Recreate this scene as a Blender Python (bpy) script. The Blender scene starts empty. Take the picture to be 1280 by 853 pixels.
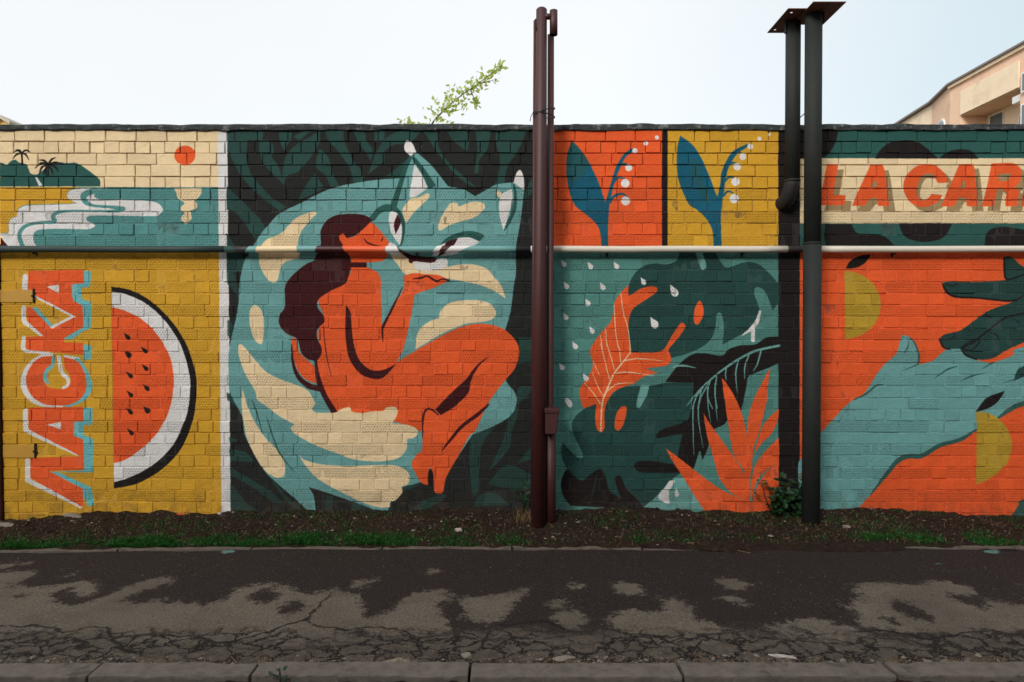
import bpy, bmesh, math, random
import numpy as np
from mathutils import Vector, Matrix, Quaternion
random.seed(7); RNG = np.random.default_rng(11)
SC = bpy.context.scene
COL = SC.collection

# ------------------------------------------------------------------ camera
CAM_D, CAM_H, PITCH, FPX = 5.88, 1.70, math.radians(-1.1), 853.33
cam_data = bpy.data.cameras.new('camera')
cam_data.sensor_width = 36.0; cam_data.lens = 24.0
cam_data.clip_start = 0.05; cam_data.clip_end = 2000.0
cam = bpy.data.objects.new('camera', cam_data); COL.objects.link(cam)
cam.location = (0, -CAM_D, CAM_H)
cam.rotation_euler = (math.pi/2 + PITCH, 0, 0)
SC.camera = cam

# ------------------------------------------------------------------ sky and sun (overcast, bright)
SUN_EL, SUN_AZ = math.radians(31), math.radians(-150)     # azimuth measured from +Y (behind the wall), clockwise
world = bpy.data.worlds.new('World'); SC.world = world; world.use_nodes = True
wn, wl = world.node_tree.nodes, world.node_tree.links
wn.clear()
w_out = wn.new('ShaderNodeOutputWorld'); w_bg = wn.new('ShaderNodeBackground')
w_sky = wn.new('ShaderNodeTexSky'); w_sky.sky_type = 'NISHITA'; w_sky.sun_disc = False
w_sky.sun_elevation = SUN_EL; w_sky.sun_rotation = SUN_AZ
w_sky.air_density = 1.0; w_sky.dust_density = 4.0; w_sky.ozone_density = 1.0
w_cloud = wn.new('ShaderNodeMix'); w_cloud.data_type = 'RGBA'; w_cloud.blend_type = 'MIX'
w_cloud.inputs['Factor'].default_value = 0.85          # closed, even cloud veil over the blue
# soft high cloud
w_tc = wn.new('ShaderNodeTexCoord'); w_no = wn.new('ShaderNodeTexNoise')
w_no.inputs['Scale'].default_value = 1.6; w_no.inputs['Detail'].default_value = 3.0
wl.new(w_tc.outputs['Generated'], w_no.inputs['Vector'])
w_rp = wn.new('ShaderNodeValToRGB')
w_rp.color_ramp.elements[0].position = 0.35; w_rp.color_ramp.elements[0].color = (4.35, 4.45, 4.45, 1)
w_rp.color_ramp.elements[1].position = 0.70; w_rp.color_ramp.elements[1].color = (4.65, 4.70, 4.66, 1)
wl.new(w_no.outputs['Fac'], w_rp.inputs[0]); 
# the veil thins towards +X, where a little blue comes through
w_sep = wn.new('ShaderNodeSeparateXYZ'); wl.new(w_tc.outputs['Generated'], w_sep.inputs[0])
w_mr = wn.new('ShaderNodeMapRange'); w_mr.interpolation_type = 'SMOOTHSTEP'; wl.new(w_sep.outputs[0], w_mr.inputs['Value'])
w_mr.inputs['From Min'].default_value = 0.12; w_mr.inputs['From Max'].default_value = 0.75
w_thin = wn.new('ShaderNodeMix'); w_thin.data_type = 'RGBA'; wl.new(w_mr.outputs[0], w_thin.inputs['Factor'])
wl.new(w_rp.outputs[0], w_thin.inputs['A']); w_thin.inputs['B'].default_value = (2.9, 3.55, 3.7, 1)
wl.new(w_sky.outputs[0], w_cloud.inputs['A']); wl.new(w_thin.outputs['Result'], w_cloud.inputs['B'])
wl.new(w_cloud.outputs['Result'], w_bg.inputs['Color'])
w_bg.inputs['Strength'].default_value = 0.13
wl.new(w_bg.outputs[0], w_out.inputs['Surface'])

sun_data = bpy.data.lights.new('sun', 'SUN'); sun_data.energy = 1.5; sun_data.angle = math.radians(17)
sun_data.color = (1.0, 0.97, 0.92)
sun = bpy.data.objects.new('sun', sun_data); COL.objects.link(sun)
sd = Vector((math.sin(SUN_AZ)*math.cos(SUN_EL), math.cos(SUN_AZ)*math.cos(SUN_EL), math.sin(SUN_EL)))
sun.rotation_euler = (-sd).to_track_quat('-Z', 'Y').to_euler(); sun.location = (0, -10, 20)

vs = SC.view_settings
vs.view_transform = 'Standard'; vs.look = 'None'; vs.gamma = 1.0; vs.use_curve_mapping = False
vs.exposure = 0.8

# ------------------------------------------------------------------ projection of photo measurements
CP, SP = math.cos(PITCH), math.sin(PITCH)
def ray(u, v):
    x = (u-640.0)/FPX; y = (426.5-v)/FPX
    return Vector((x, CP - y*SP, SP + y*CP))
def on_wall(u, v, Y=0.0):
    d = ray(u, v); t = (CAM_D+Y)/d.y
    return (d.x*t, CAM_H + d.z*t)
def on_ground(u, v, Z=0.0):
    d = ray(u, v); t = (Z-CAM_H)/d.z
    return (d.x*t, -CAM_D + d.y*t)

# ------------------------------------------------------------------ helpers
def tag(o, label=None, cat=None, group=None, kind=None):
    if label: o['label'] = label
    if cat: o['category'] = cat
    if group: o['group'] = group
    if kind: o['kind'] = kind
    return o
def empty(name, loc):
    o = bpy.data.objects.new(name, None); COL.objects.link(o); o.location = loc
    o.empty_display_size = 0.1
    return o
def link_mesh(name, me, mat, parent=None):
    o = bpy.data.objects.new(name, me); COL.objects.link(o)
    if mat is not None and not me.materials: me.materials.append(mat)
    if parent is not None: adopt(o, parent)
    return o
def world_loc(o):
    v = Vector(o.location)
    while o.parent is not None:
        o = o.parent; v = v + Vector(o.location)
    return v
def adopt(o, parent):
    o.parent = parent
    r = parent
    while r.parent is not None: r = r.parent
    # every part is modelled in world coordinates below a thing standing at its base
    o.matrix_parent_inverse = Matrix.Translation(-Vector(r.location)) if parent.parent is None else Matrix.Identity(4)
    return o
def mesh_from(name, verts, faces, mat=None, parent=None, smooth=False):
    me = bpy.data.meshes.new(name); me.from_pydata([tuple(v) for v in verts], [], faces); me.update()
    if smooth: me.polygons.foreach_set('use_smooth', [True]*len(me.polygons))
    return link_mesh(name, me, mat, parent)
def bm_obj(name, bm, mat, parent=None, smooth=False, fix=True):
    if fix: bmesh.ops.recalc_face_normals(bm, faces=bm.faces)
    me = bpy.data.meshes.new(name); bm.to_mesh(me); bm.free()
    if smooth: me.polygons.foreach_set('use_smooth', [True]*len(me.polygons))
    return link_mesh(name, me, mat, parent)
def add_box(bm, x0, x1, y0, y1, z0, z1, bev=0.0):
    vs_ = [bm.verts.new(p) for p in ((x0,y0,z0),(x1,y0,z0),(x1,y1,z0),(x0,y1,z0),(x0,y0,z1),(x1,y0,z1),(x1,y1,z1),(x0,y1,z1))]
    fs = [bm.faces.new([vs_[i] for i in f]) for f in ((3,2,1,0),(4,5,6,7),(0,1,5,4),(1,2,6,5),(2,3,7,6),(3,0,4,7))]
    if bev > 0:
        es = list({e for f in fs for e in f.edges})
        bmesh.ops.bevel(bm, geom=es, offset=bev, segments=2, profile=0.6, affect='EDGES')
    return vs_
def box(name, x0, x1, y0, y1, z0, z1, mat, parent=None, bev=0.0):
    bm = bmesh.new(); add_box(bm, x0, x1, y0, y1, z0, z1, bev)
    return bm_obj(name, bm, mat, parent)
def add_tube(bm, pts, rads, n=20, cap0=True, cap1=True):
    pts = [Vector(p) for p in pts]
    if not hasattr(rads, '__len__'): rads = [rads]*len(pts)
    rings = []; up = None
    for i, p in enumerate(pts):
        if i == 0: t = pts[1]-p
        elif i == len(pts)-1: t = p-pts[i-1]
        else: t = (pts[i+1]-p).normalized() + (p-pts[i-1]).normalized()
        t.normalize()
        if up is None:
            up = Vector((0,1,0)) if abs(t.y) < 0.9 else Vector((1,0,0))
        a = t.cross(up).normalized(); b = a.cross(t).normalized(); up = b
        rings.append([bm.verts.new(p + (a*math.cos(2*math.pi*k/n) + b*math.sin(2*math.pi*k/n))*rads[i]) for k in range(n)])
    for r0, r1 in zip(rings, rings[1:]):
        for k in range(n):
            f = bm.faces.new((r0[k], r0[(k+1)%n], r1[(k+1)%n], r1[k])); f.smooth = True
    if cap0: bm.faces.new(list(reversed(rings[0])))
    if cap1: bm.faces.new(rings[-1])
    return rings
def tube(name, pts, rads, mat, parent=None, n=20, cap0=True, cap1=True):
    bm = bmesh.new(); add_tube(bm, pts, rads, n, cap0, cap1)
    return bm_obj(name, bm, mat, parent, fix=False)

# ------------------------------------------------------------------ material kit
class NT:
    def __init__(self, name):
        self.m = bpy.data.materials.new(name); self.m.use_nodes = True
        self.t = self.m.node_tree; self.n = self.t.nodes; self.l = self.t.links
        self.b = self.n['Principled BSDF']; self.out = self.n['Material Output']
    def node(self, kind, **kw):
        n = self.n.new(kind)
        for k, v in kw.items(): setattr(n, k, v)
        return n
    def put(self, sock, v):
        if hasattr(v, 'links') or hasattr(v, 'is_linked'): self.l.new(v, sock)
        else: sock.default_value = v
    def math(self, op, a, b=0.0, c=0.0, clamp=False):
        n = self.node('ShaderNodeMath', operation=op); n.use_clamp = clamp
        for i, v in enumerate((a, b, c)): self.put(n.inputs[i], v)
        return n.outputs[0]
    def mix(self, f, a, b, blend='MIX'):
        n = self.node('ShaderNodeMix', data_type='RGBA', blend_type=blend)
        self.put(n.inputs['Factor'], f); self.put(n.inputs['A'], a); self.put(n.inputs['B'], b)
        return n.outputs['Result']
    def noise(self, vec, scale, detail=4.0, rough=0.6, out='Fac'):
        n = self.node('ShaderNodeTexNoise'); self.l.new(vec, n.inputs['Vector'])
        n.inputs['Scale'].default_value = scale; n.inputs['Detail'].default_value = detail; n.inputs['Roughness'].default_value = rough
        return n.outputs[out]
    def ramp(self, fac, stops):
        n = self.node('ShaderNodeValToRGB'); e = n.color_ramp.elements
        while len(e) < len(stops): e.new(0.5)
        for el, (p, c) in zip(e, stops):
            el.position = p; el.color = c if len(c) == 4 else (*c, 1)
        self.l.new(fac, n.inputs[0]); return n.outputs[0]
    def step(self, v, lo, hi):
        n = self.node('ShaderNodeMapRange', interpolation_type='SMOOTHSTEP'); self.l.new(v, n.inputs['Value'])
        n.inputs['From Min'].default_value = lo; n.inputs['From Max'].default_value = hi
        return n.outputs[0]
    def pos(self): return self.node('ShaderNodeNewGeometry').outputs['Position']
    def scaled(self, vec, s):
        n = self.node('ShaderNodeMapping'); self.l.new(vec, n.inputs['Vector']); n.inputs['Scale'].default_value = s
        return n.outputs[0]
    def bump(self, h, dist, strength=1.0, prev=None):
        n = self.node('ShaderNodeBump'); n.inputs['Strength'].default_value = strength; n.inputs['Distance'].default_value = dist
        self.l.new(h, n.inputs['Height'])
        if prev is not None: self.l.new(prev, n.inputs['Normal'])
        return n.outputs[0]
def lin(c):
    return tuple(((v/255)/12.92 if v/255 <= 0.04045 else ((v/255+0.055)/1.055)**2.4) for v in c)
def rgb(c): return (*lin(c), 1.0)

def paint(name, c, rough=0.5, var=0.12, scale=14, bump=0.0006, metal=0.0, dirt=None, dirt_at=(0.55, 0.75), dirt_scale=6, spec=0.5):
    k = NT(name); p = k.pos()
    n1 = k.noise(p, scale, 5, 0.65)
    base = k.ramp(n1, [(0.25, tuple(v*(1-var) for v in lin(c))), (0.75, tuple(min(1, v*(1+var)) for v in lin(c)))])
    if dirt is not None:
        d = k.step(k.noise(p, dirt_scale, 6, 0.7), *dirt_at)
        base = k.mix(d, base, rgb(dirt))
    k.l.new(base, k.b.inputs['Base Color'])
    k.b.inputs['Roughness'].default_value = rough; k.b.inputs['Metallic'].default_value = metal
    k.b.inputs['Specular IOR Level'].default_value = spec
    if bump: k.l.new(k.bump(k.noise(p, scale*8, 4, 0.6), bump*3), k.b.inputs['Normal'])
    return k.m

# ------------------------------------------------------------------ painter: flat colours laid on the wall (metres), traced from measurements
class Canvas:
    def __init__(self, x0, x1, y0, y1, res, proj, bg=(128,128,128), pxm=145.0):
        self.x0, self.y0, self.R = x0, y0, res
        self.w, self.h = int((x1-x0)*res), int((y1-y0)*res)
        self.sx, self.sy = x1-x0, y1-y0
        self.a = np.empty((self.h, self.w, 3), np.float32); self.a[:] = np.array(bg, np.float32)/255
        self.proj = proj; self.pxm = pxm
        self.ox = self.oy = 0.0; self.s = 1.0
    def T(self, ox=0.0, oy=0.0, s=1.0): self.ox, self.oy, self.s = ox, oy, s
    def parse(self, txt):
        out = []
        for tok in txt.split():
            c = tok.endswith('!'); x, y = tok.rstrip('!').split(',')[:2]
            out.append((float(x), float(y), c))
        return out
    def to_img(self, pts):
        r = []
        for x, y in pts:
            X, Z = self.proj(self.ox + x/self.s, self.oy + y/self.s)
            r.append(((X-self.x0)*self.R, (Z-self.y0)*self.R))
        return np.array(r)
    @staticmethod
    def curve(P, closed=True, sub=7):
        n = len(P); out = []
        rng_ = range(n) if closed else range(n-1)
        g = (lambda i: P[i % n]) if closed else (lambda i: P[min(max(i, 0), n-1)])
        for i in rng_:
            p0, p1, p2, p3 = g(i-1), g(i), g(i+1), g(i+2)
            if p1[2]: p0 = p1
            if p2[2]: p3 = p2
            if p1[2] and p2[2]:
                out.append(p1[:2]); continue
            a, b, c, d = (np.array(q[:2]) for q in (p0, p1, p2, p3))
            for k in range(sub):
                t = k/sub
                out.append(tuple(0.5*((2*b) + (c-a)*t + (2*a-5*b+4*c-d)*t*t + (-a+3*b-3*c+d)*t**3)))
        if not closed: out.append(P[-1][:2])
        return out
    def blend(self, cov, ix0, iy0, col, alpha):
        h, w = cov.shape
        c = np.array(col, np.float32)/255
        m = np.clip(cov*alpha, 0, 1)[..., None]
        v = self.a[iy0:iy0+h, ix0:ix0+w]
        v += (c-v)*m
    def raster(self, P, col, alpha=1.0):
        x0 = max(int(P[:,0].min())-1, 0); x1 = min(int(P[:,0].max())+2, self.w)
        y0 = max(int(P[:,1].min())-1, 0); y1 = min(int(P[:,1].max())+2, self.h)
        if x1 <= x0 or y1 <= y0: return
        W = x1-x0; cov = np.zeros((y1-y0, W), np.float32); SS = 3
        A = P; B = np.roll(P, -1, axis=0)
        for r in range(y0, y1):
            for s in range(SS):
                y = r + (s+0.5)/SS
                m = (A[:,1] <= y) != (B[:,1] <= y)
                if not m.any(): continue
                xs = np.sort(A[m,0] + (y-A[m,1])/(B[m,1]-A[m,1])*(B[m,0]-A[m,0])) - x0
                for xa, xb in zip(xs[::2], xs[1::2]):
                    xa = max(xa, 0.0); xb = min(xb, W)
                    if xb <= xa: continue
                    ia, ib = int(xa), min(int(xb), W-1)
                    row = cov[r-y0]
                    if ia == ib: row[ia] += (xb-xa)/SS
                    else:
                        row[ia] += (ia+1-xa)/SS
                        row[ia+1:ib] += 1.0/SS
                        row[ib] += (xb-ib)/SS
        self.blend(cov, x0, y0, col, alpha)
    def S(self, col, txt, alpha=1.0, off=(0,0)):          # smooth outline, ! marks a corner
        P = [(x+off[0], y+off[1], c) for x, y, c in self.parse(txt)]
        self.raster(self.to_img(self.curve(P)), col, alpha)
    def P(self, col, txt, alpha=1.0, off=(0,0)):          # straight polygon
        self.raster(self.to_img([(x+off[0], y+off[1]) for x, y, c in self.parse(txt)]), col, alpha)
    def R_(self, col, x0, y0, x1, y1):
        self.raster(self.to_img([(x0,y0),(x1,y0),(x1,y1),(x0,y1)]), col)
    def C(self, col, x, y, r, ry=None):
        ry = ry or r
        self.raster(self.to_img([(x+r*math.cos(t*math.pi/18), y+ry*math.sin(t*math.pi/18)) for t in range(36)]), col)
    def K(self, col, txt, alpha=1.0):                     # stroke: x,y,width ...
        pts = []
        for tok in txt.split():
            v = [float(q) for q in tok.split(',')]
            pts.append((v[0], v[1], v[2] if len(v) > 2 else (pts[-1][2] if pts else 6)))
        xy = self.curve([(p[0], p[1], False) for p in pts], closed=False, sub=12)
        wd = np.interp(np.linspace(0, len(pts)-1, len(xy)), range(len(pts)), [p[2] for p in pts])
        I = self.to_img(xy); rad = wd/self.s/self.pxm*self.R*0.5
        rm = rad.max()+2
        x0 = max(int(I[:,0].min()-rm), 0); x1 = min(int(I[:,0].max()+rm)+1, self.w)
        y0 = max(int(I[:,1].min()-rm), 0); y1 = min(int(I[:,1].max()+rm)+1, self.h)
        if x1 <= x0 or y1 <= y0: return
        gx, gy = np.meshgrid(np.arange(x0, x1)+0.5, np.arange(y0, y1)+0.5)
        best = np.full(gx.shape, 1e9, np.float32)
        for (ax, ay), (bx_, by_), ra, rb in zip(I, I[1:], rad, rad[1:]):
            dx, dy = bx_-ax, by_-ay; L2 = dx*dx+dy*dy+1e-9
            t = np.clip(((gx-ax)*dx+(gy-ay)*dy)/L2, 0, 1)
            best = np.minimum(best, np.hypot(gx-ax-t*dx, gy-ay-t*dy) - (ra+(rb-ra)*t))
        self.blend(np.clip(0.5-best, 0, 1), x0, y0, col, alpha)
    def drop(self, col, x, y, L, w, ang):                 # teardrop: round end at x,y, tail towards ang
        dx, dy = math.cos(ang), math.sin(ang); nx, ny = -dy, dx
        prof = [(-0.30,0.0),(-0.22,0.34),(0.0,0.5),(0.25,0.36),(0.5,0.17),(0.75,0.02)]
        pts = [(x+dx*a*L+nx*b*w, y+dy*a*L+ny*b*w) for a, b in prof] + [(x+dx*a*L-nx*b*w, y+dy*a*L-ny*b*w) for a, b in reversed(prof[1:-1])]
        P = [(p[0], p[1], i == len(prof)-1) for i, p in enumerate(pts)]
        self.raster(self.to_img(self.curve(P)), col)
    def image(self, name):
        im = bpy.data.images.new(name, self.w, self.h, alpha=False)
        px = np.ones((self.h, self.w, 4), np.float32); px[..., :3] = self.a
        im.pixels.foreach_set(px.ravel()); im.update(); im.pack()
        return im

# ------------------------------------------------------------------ the mural
WX0, WX1 = on_wall(4.5, 645)[0], 6.6          # ends of the brick wall
TOPZ = on_wall(640, 162.5)[1]                  # top of the bricks
cream=(226,201,160); orange=(224,90,44); teal=(104,154,152); sea=(84,138,135); pteal=(80,130,122)
dkteal=(42,84,78); black=(30,26,25); yellow=(202,152,46); white=(216,212,210); maroon=(62,22,25)
blue=(24,88,110); khaki=(150,127,90); lblue=(106,176,180); hand=(36,66,62); olive=(176,142,46)
lfteal=(37,70,66); pblack=(37,39,37); lfdark=(41,70,65); muteal=(106,158,152); grn=(52,88,82)
def paint_mural():
    c = Canvas(-4.8, 6.7, -0.15, 3.55, 300, on_wall, bg=black)
    # --- panel grounds
    c.R_(cream, -80, 140, 280, 235); c.R_(sea, -80, 234, 280, 314); c.R_(yellow, -80, 313, 284, 680)
    c.R_(pblack, 280, 140, 690, 680); c.R_(orange, 685, 140, 829, 314); c.R_(black, 827.5, 140, 836, 314); c.R_(yellow, 834.5, 140, 973.5, 314)
    c.R_(pteal, 685, 313, 973.5, 680); c.R_(black, 973, 140, 1000, 680)
    c.R_(dkteal, 1000, 140, 1640, 199); c.R_(cream, 1000, 198, 1640, 280); c.R_(dkteal, 1000, 279.5, 1640, 314); c.R_(orange, 999.5, 313, 1640, 680)
    # --- island view
    c.T(0, 140, 4.414)
    c.S(dkteal, '-40,272! 15,283 35,292 60,272 85,265 105,280 145,290 160,318 170,340 195,348 215,340 235,325 290,285 330,278 375,283 410,280 445,295 490,325 525,352 548,372 555,390 552,412! -40,412!')
    c.P(white, '192,358 205,362 234,405 214,410')
    for f in ('118,228,6 95,214,10 72,224,3', '118,228,6 90,236,10 70,260,3', '118,226,6 108,212,8 84,208,3', '118,226,6 140,212,10 166,222,3', '118,228,6 142,236,10 160,264,3', '118,228,6 132,216,8 150,209,3'): c.K(black, f)
    c.K(maroon, '118,232,8 121,262,8 123,288,11')
    for f in ('265,288,8 240,268,12 213,266,3', '265,288,8 225,284,13 195,312,3', '265,290,8 234,305,13 214,352,3', '265,288,8 282,264,12 304,252,3', '265,288,8 305,280,13 346,288,3', '265,290,8 302,302,13 323,330,3', '265,290,7 250,322,10 240,350,3', '266,290,7 285,322,10 292,345,3'): c.K(black, f)
    c.K(black, '267,300,8 266,325,8 265,348,12')
    c.C(orange, 1020, 240, 59, 54)
    c.S(yellow, '-40,415! 440,415! 395,428 372,448 372,472 398,492 417,505! 250,510 150,514 110,528 97,550 94,576 60,588 48,620 48,668! -40,672!')
    c.S(white, '445,420! 395,432 372,455 376,477 402,493 418,506 300,512 160,517 115,530 98,552 92,578 62,590 48,620 48,668 10,672 -40,672! -40,748! 208,748! 186,715 185,680 200,658 240,648 330,645 450,648 500,645 525,630 510,615 480,600 480,582 510,573 600,572 840,575 880,565 898,545 890,520 860,500 800,490 700,485 575,485 535,478 520,462 532,448! 520,440 560,425 690,418!')
    c.K(sea, '560,436,16 500,442,34 463,465,36 475,500,26 520,518,15 600,525,15 680,536,26 620,549,15 500,546,8 400,546,11 320,555,20 292,578,26 300,606,22 220,612,16 150,626,20 117,655,22 108,690,22 128,748,24')
    c.S(cream, '958,420! 1112,420! 1112,450 1095,475 1073,490 1087,510 1080,535 1050,545 1055,560 1058,590 1045,603 1025,622! 1010,605 998,597 1005,575 1020,560 1000,545 1000,525 1018,505 1000,490 980,478 972,450')
    c.P(maroon, '-20,690 4,694 42,740 -20,740')
    # --- melon
    c.T(0, 320, 2.5103)
    c.S(black, '350,97! 400,105 450,127 500,165 550,220 585,280 608,345 617,410 612,480 595,550 565,610 520,660 470,695 420,718 357,730!')
    c.S(white, '351,113! 390,119 450,145 500,185 545,240 575,300 592,360 597,410 592,470 575,530 545,590 500,640 450,675 400,698 357,711!')
    c.S(orange, '351,163! 380,168 430,190 480,230 515,280 537,330 545,390 540,450 520,510 490,560 450,600 410,630 380,645 357,650!')
    for x, y in ((402,256),(456,299),(405,312),(459,354),(409,377),(462,417),(411,437),(410,491),(463,487),(413,556)):
        c.drop(black, x, y, 27, 13 if y not in (487,312) else 17, math.radians(-135))
    # --- vertical word, read upwards
    c.T(0, 320, 5.331)
    c.P(lblue, '540,98 606,103 602,206 546,215 546,288 602,305 611,340 606,484 560,500 470,562 424,550 545,480 540,340 480,300 470,262 470,185 540,180')
    c.P(lblue, '550,588 611,600 606,692 553,694')
    c.P(lblue, '200,343 252,345 352,463 335,484')
    c.K(white, '166,138,36 166,215,36 170,232,34 215,258,26 340,322,22 492,403,22')
    c.K(white, '492,403,20 340,480,20'); c.K(white, '160,345,32 160,435,32 190,462,26 280,532,22'); c.K(white, '160,548,30 161,625,28 250,642,20 520,685,20')
    c.P(orange, '187,100 558,93 560,183 478,190 478,262 490,300 550,336 553,400 502,403 228,262 187,235')
    c.P(orange, '178,343 213,345 338,480 345,486 505,405 553,395 556,472 425,550 430,578 555,580 557,660 175,626 172,540 290,535 180,435')
    c.P(white, '308,206 390,192 388,248')
    c.T(0, 320, 2.5103)
    c.S(white, '160,308 110,320 75,355 63,400 78,440 110,465 150,475 200,470 178,392')
    c.S(lblue, '235,322 265,345 288,390 288,420 270,450 235,468 200,470 178,392')
    c.S(orange, '165,315! 130,318 100,340 82,375 85,415 105,445 140,465 180,470 225,465 260,440 272,400 262,360 240,330 200,318!')
    c.S(yellow, '165,308! 200,308! 202,350 215,368 222,395 205,412 180,418 152,412 138,395 135,375 145,358 162,345')
    c.K(lblue, '167,320,9 163,345,10 147,360,12 140,385,12 150,399,8'); c.K(white, '184,318,12 190,355,12 197,371,12 212,386,12 212,405,10 198,414,9')
    c.T(0, 480, 5.017)
    c.P(lblue, '515,150 581,150 579,256 525,262 525,320 586,345 584,556 315,553 515,543 515,350 455,325 455,236 515,235')
    c.P(lblue, '305,549 372,558 572,650 592,762 560,770 515,700 510,660')
    c.K(white, '162,172,32 162,275,32 175,296,28 300,358,22 480,441,18'); c.K(white, '173,482,32 173,590,32 185,612,30 330,680,28 505,766,28')
    c.P(orange, '180,150 522,143 525,235 462,240 462,325 522,350 524,462 480,442 180,285')
    c.P(orange, '190,463 480,456 524,452 525,540 305,547 520,660 524,765 508,768 190,592')
    c.P(white, '288,256 380,240 382,287')
    # --- white upright
    c.T()
    c.P(white, '271.8,140 284,140 288.6,670 277,670')
    # --- dark leaves of the wolf panel
    c.T(280, 140, 4.265)
    for t in ('16,97! 52,95! 52,150! 36,152! 30,210! 16,215!', '60,95! 212,93! 206,150! 60,150!', '36,150! 126,150! 120,210 125,270 150,340 200,400 260,460 335,508! 295,530! 220,470 150,410 90,340 50,270 30,210',
              '190,150! 250,160 265,210 255,240 290,290 320,390! 270,340 215,280 190,220', '290,93! 362,93! 356,145 320,205! 300,160',
              '512,85! 480,120 400,165 345,215 322,260 312,330 320,395! 340,340 390,320 440,270 480,215 512,150', '535,95! 640,95! 642,150 690,260 730,310 742,375! 690,378! 670,300 600,200 560,160',
              '685,95! 752,95! 757,150 792,200 782,262! 750,210 720,170', '510,195! 560,250 580,330 612,392! 568,402! 540,340 490,290', '482,328! 510,370 522,412 400,472! 420,420',
              '14,395! 80,460 120,500 190,570 222,640 172,690! 100,580 50,530 14,522!', '14,645! 60,720 112,800 92,856! 14,856!', '768,332! 800,250 853,190! 856,262!', '805,95! 860,95! 850,170! 820,150!', '372,130! 430,100 470,92! 440,120 400,150'):
        c.S(lfdark, t)
    c.T(470, 140, 4.265)
    for t in ('-10,100! 40,108 20,150 -10,160!', '40,150! 100,110 180,92 242,95! 200,150 150,170 80,182 -10,268! -10,232!', '-10,348! 60,338 130,280 170,250 192,228! 152,300 130,356!', '250,98! 322,105 332,180 370,250 430,310 532,402! 480,380 400,310 330,220 290,160',
              '378,95! 487,95! 497,150 487,212! 430,170 400,140', '528,95! 612,95! 592,200 552,260 547,327! 523,327! 540,200', '636,95! 805,95! 762,200 702,290 682,395! 628,395! 655,320 660,240 640,170', '250,180! 228,232! 240,190', '842,340! 815,380 795,440 800,470! 842,420!'):
        c.S(lfdark, t)
    c.T(560, 400, 3.412)
    for t in ('300,72! 375,78! 375,180! 305,182!', '375,288! 300,290 296,400 272,480 260,550 173,648! 200,590 240,500 255,420 270,390', '98,488! 205,453! 150,520 135,600 130,742! 105,757! 90,600', '172,702! 240,622 320,640 375,690! 375,722! 300,722 220,712', '112,795! 130,750 200,740 265,792!', '375,525! 330,570 298,612! 375,588!'):
        c.S(lfdark, t, 0.8)
    c.T(280, 500, 4.265)
    for t in ('26,200! 78,215! 30,226!', '28,262! 110,278 165,330! 34,326!', '32,358! 60,375 250,490 312,547! 260,545 160,470 34,402!', '32,446! 80,500 130,560 182,590! 34,590!', '240,408! 290,460 340,520 424,578! 380,578 300,500', '15,-40! 60,-10 100,60! 30,10! 15,0!'):
        c.S(lfdark, t, 0.85)
    c.T(280, 330, 4.265)
    c.S(lfdark, '15,25! 60,60 78,185! 40,130 18,110!', 0.8); c.S(lfdark, '16,295! 45,330 32,405! 18,380!', 0.8)
    # --- wolf
    c.T()
    c.S(teal, '480,224 450,228 420.7,233.8 397,243 374,255 350,266.6 334,283 324.5,295 316,308 306,325 301,345 298.5,365 297,388 290,418 286,440 285.5,470 288,492 302,520 305,540 315,563 330,588 348,606 369,624 386,640! 395,640! 392,620 385.5,609! 411,617 442,628 466,637! 500,640! 520,605! 560,590! 591,543! 610,536 630,526 641,516 646,502 643.5,491 633,477 620,450! 632,411 638,391 642,360 645,340 645,309 650,281 655,240! 647,230 641,228 620,231 606,238.5 594,245.5! 580,237 571,235 560,233! 549.7,219.7 538,205.6 520.4,190.4! 513,200 506,222! 500,223!')
    c.T(470, 500, 4.265)
    c.S(lfdark, '180,590! 260,530 300,490 340,503 384,510! 330,552 240,595!', 0.8); c.S(pblack, '140,470! 210,450 280,440 330,500 260,535 150,600! 60,605! 80,545 120,520')
    c.S(lfdark, '140,462! 210,448 248,438! 200,470 150,482', 0.8)
    c.T(280, 500, 4.265)
    c.S(lfdark, '545,508! 582,512! 572,590! 538,590!', 0.8); c.S(lfdark, '690,542! 780,578! 670,590!', 0.8)
    # ears
    c.T(470, 140, 4.265)
    c.K(dkteal, '187,240,20 160,290,24 135,370,26 110,450,30 95,500,34')
    c.S(white, '765,310 748,330 733,377! 790,420! 790,370 780,325'); c.S(white, '160,155 150,190 160,215 185,237! 215,215! 195,170 175,155')
    c.S(white, '204,278! 240,330 277,405! 215,450! 178,458! 180,420 190,370'); c.S(dkteal, '188,240! 215,250 270,320 322,395! 280,412! 250,340 203,268')
    c.S(cream, '287,440! 270,435 230,455 190,460 160,490 140,530 160,592! 200,540 250,490 280,460')
    c.S(cream, '420,485 395,490 360,540 335,590 332,625 345,632 390,605 450,585 530,560 575,520 580,500 560,482 510,480 470,495 440,505! 435,490')
    c.S(white, '722,412! 670,440 658,480 658,550 680,632! 715,520 728,450'); c.K(dkteal, '735,388,10 743,450,16 736,520,22 712,580,18 683,635,4'); c.S(cream, '640,430 655,422 670,440 655,455')
    # ring round the muzzle and near eye
    c.T(400, 255, 7.108)
    c.K(dkteal, '470,128,52 520,65,54 595,35,64 670,55,52 715,110,40 741,190,30 736,290,22 708,395,14')
    c.S(white, '625,70 690,88 720,170 730,260 715,374! 640,270 612,170'); c.S(maroon, '690,92! 717,160 702,210 672,272! 657,200 665,150')
    c.K(dkteal, '700,95,12 725,150,20 741,190,26 737,290,22 712,390,12')
    # far eye
    c.T(470, 140, 4.265)
    c.S(white, '298,768! 330,720 370,690 430,672 500,668 558,688! 520,715 480,735 420,760 370,768'); c.S(dkteal, '338,712! 380,670 440,645 500,635 560,648 580,660! 552,692! 500,670 440,672 390,690')
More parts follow.
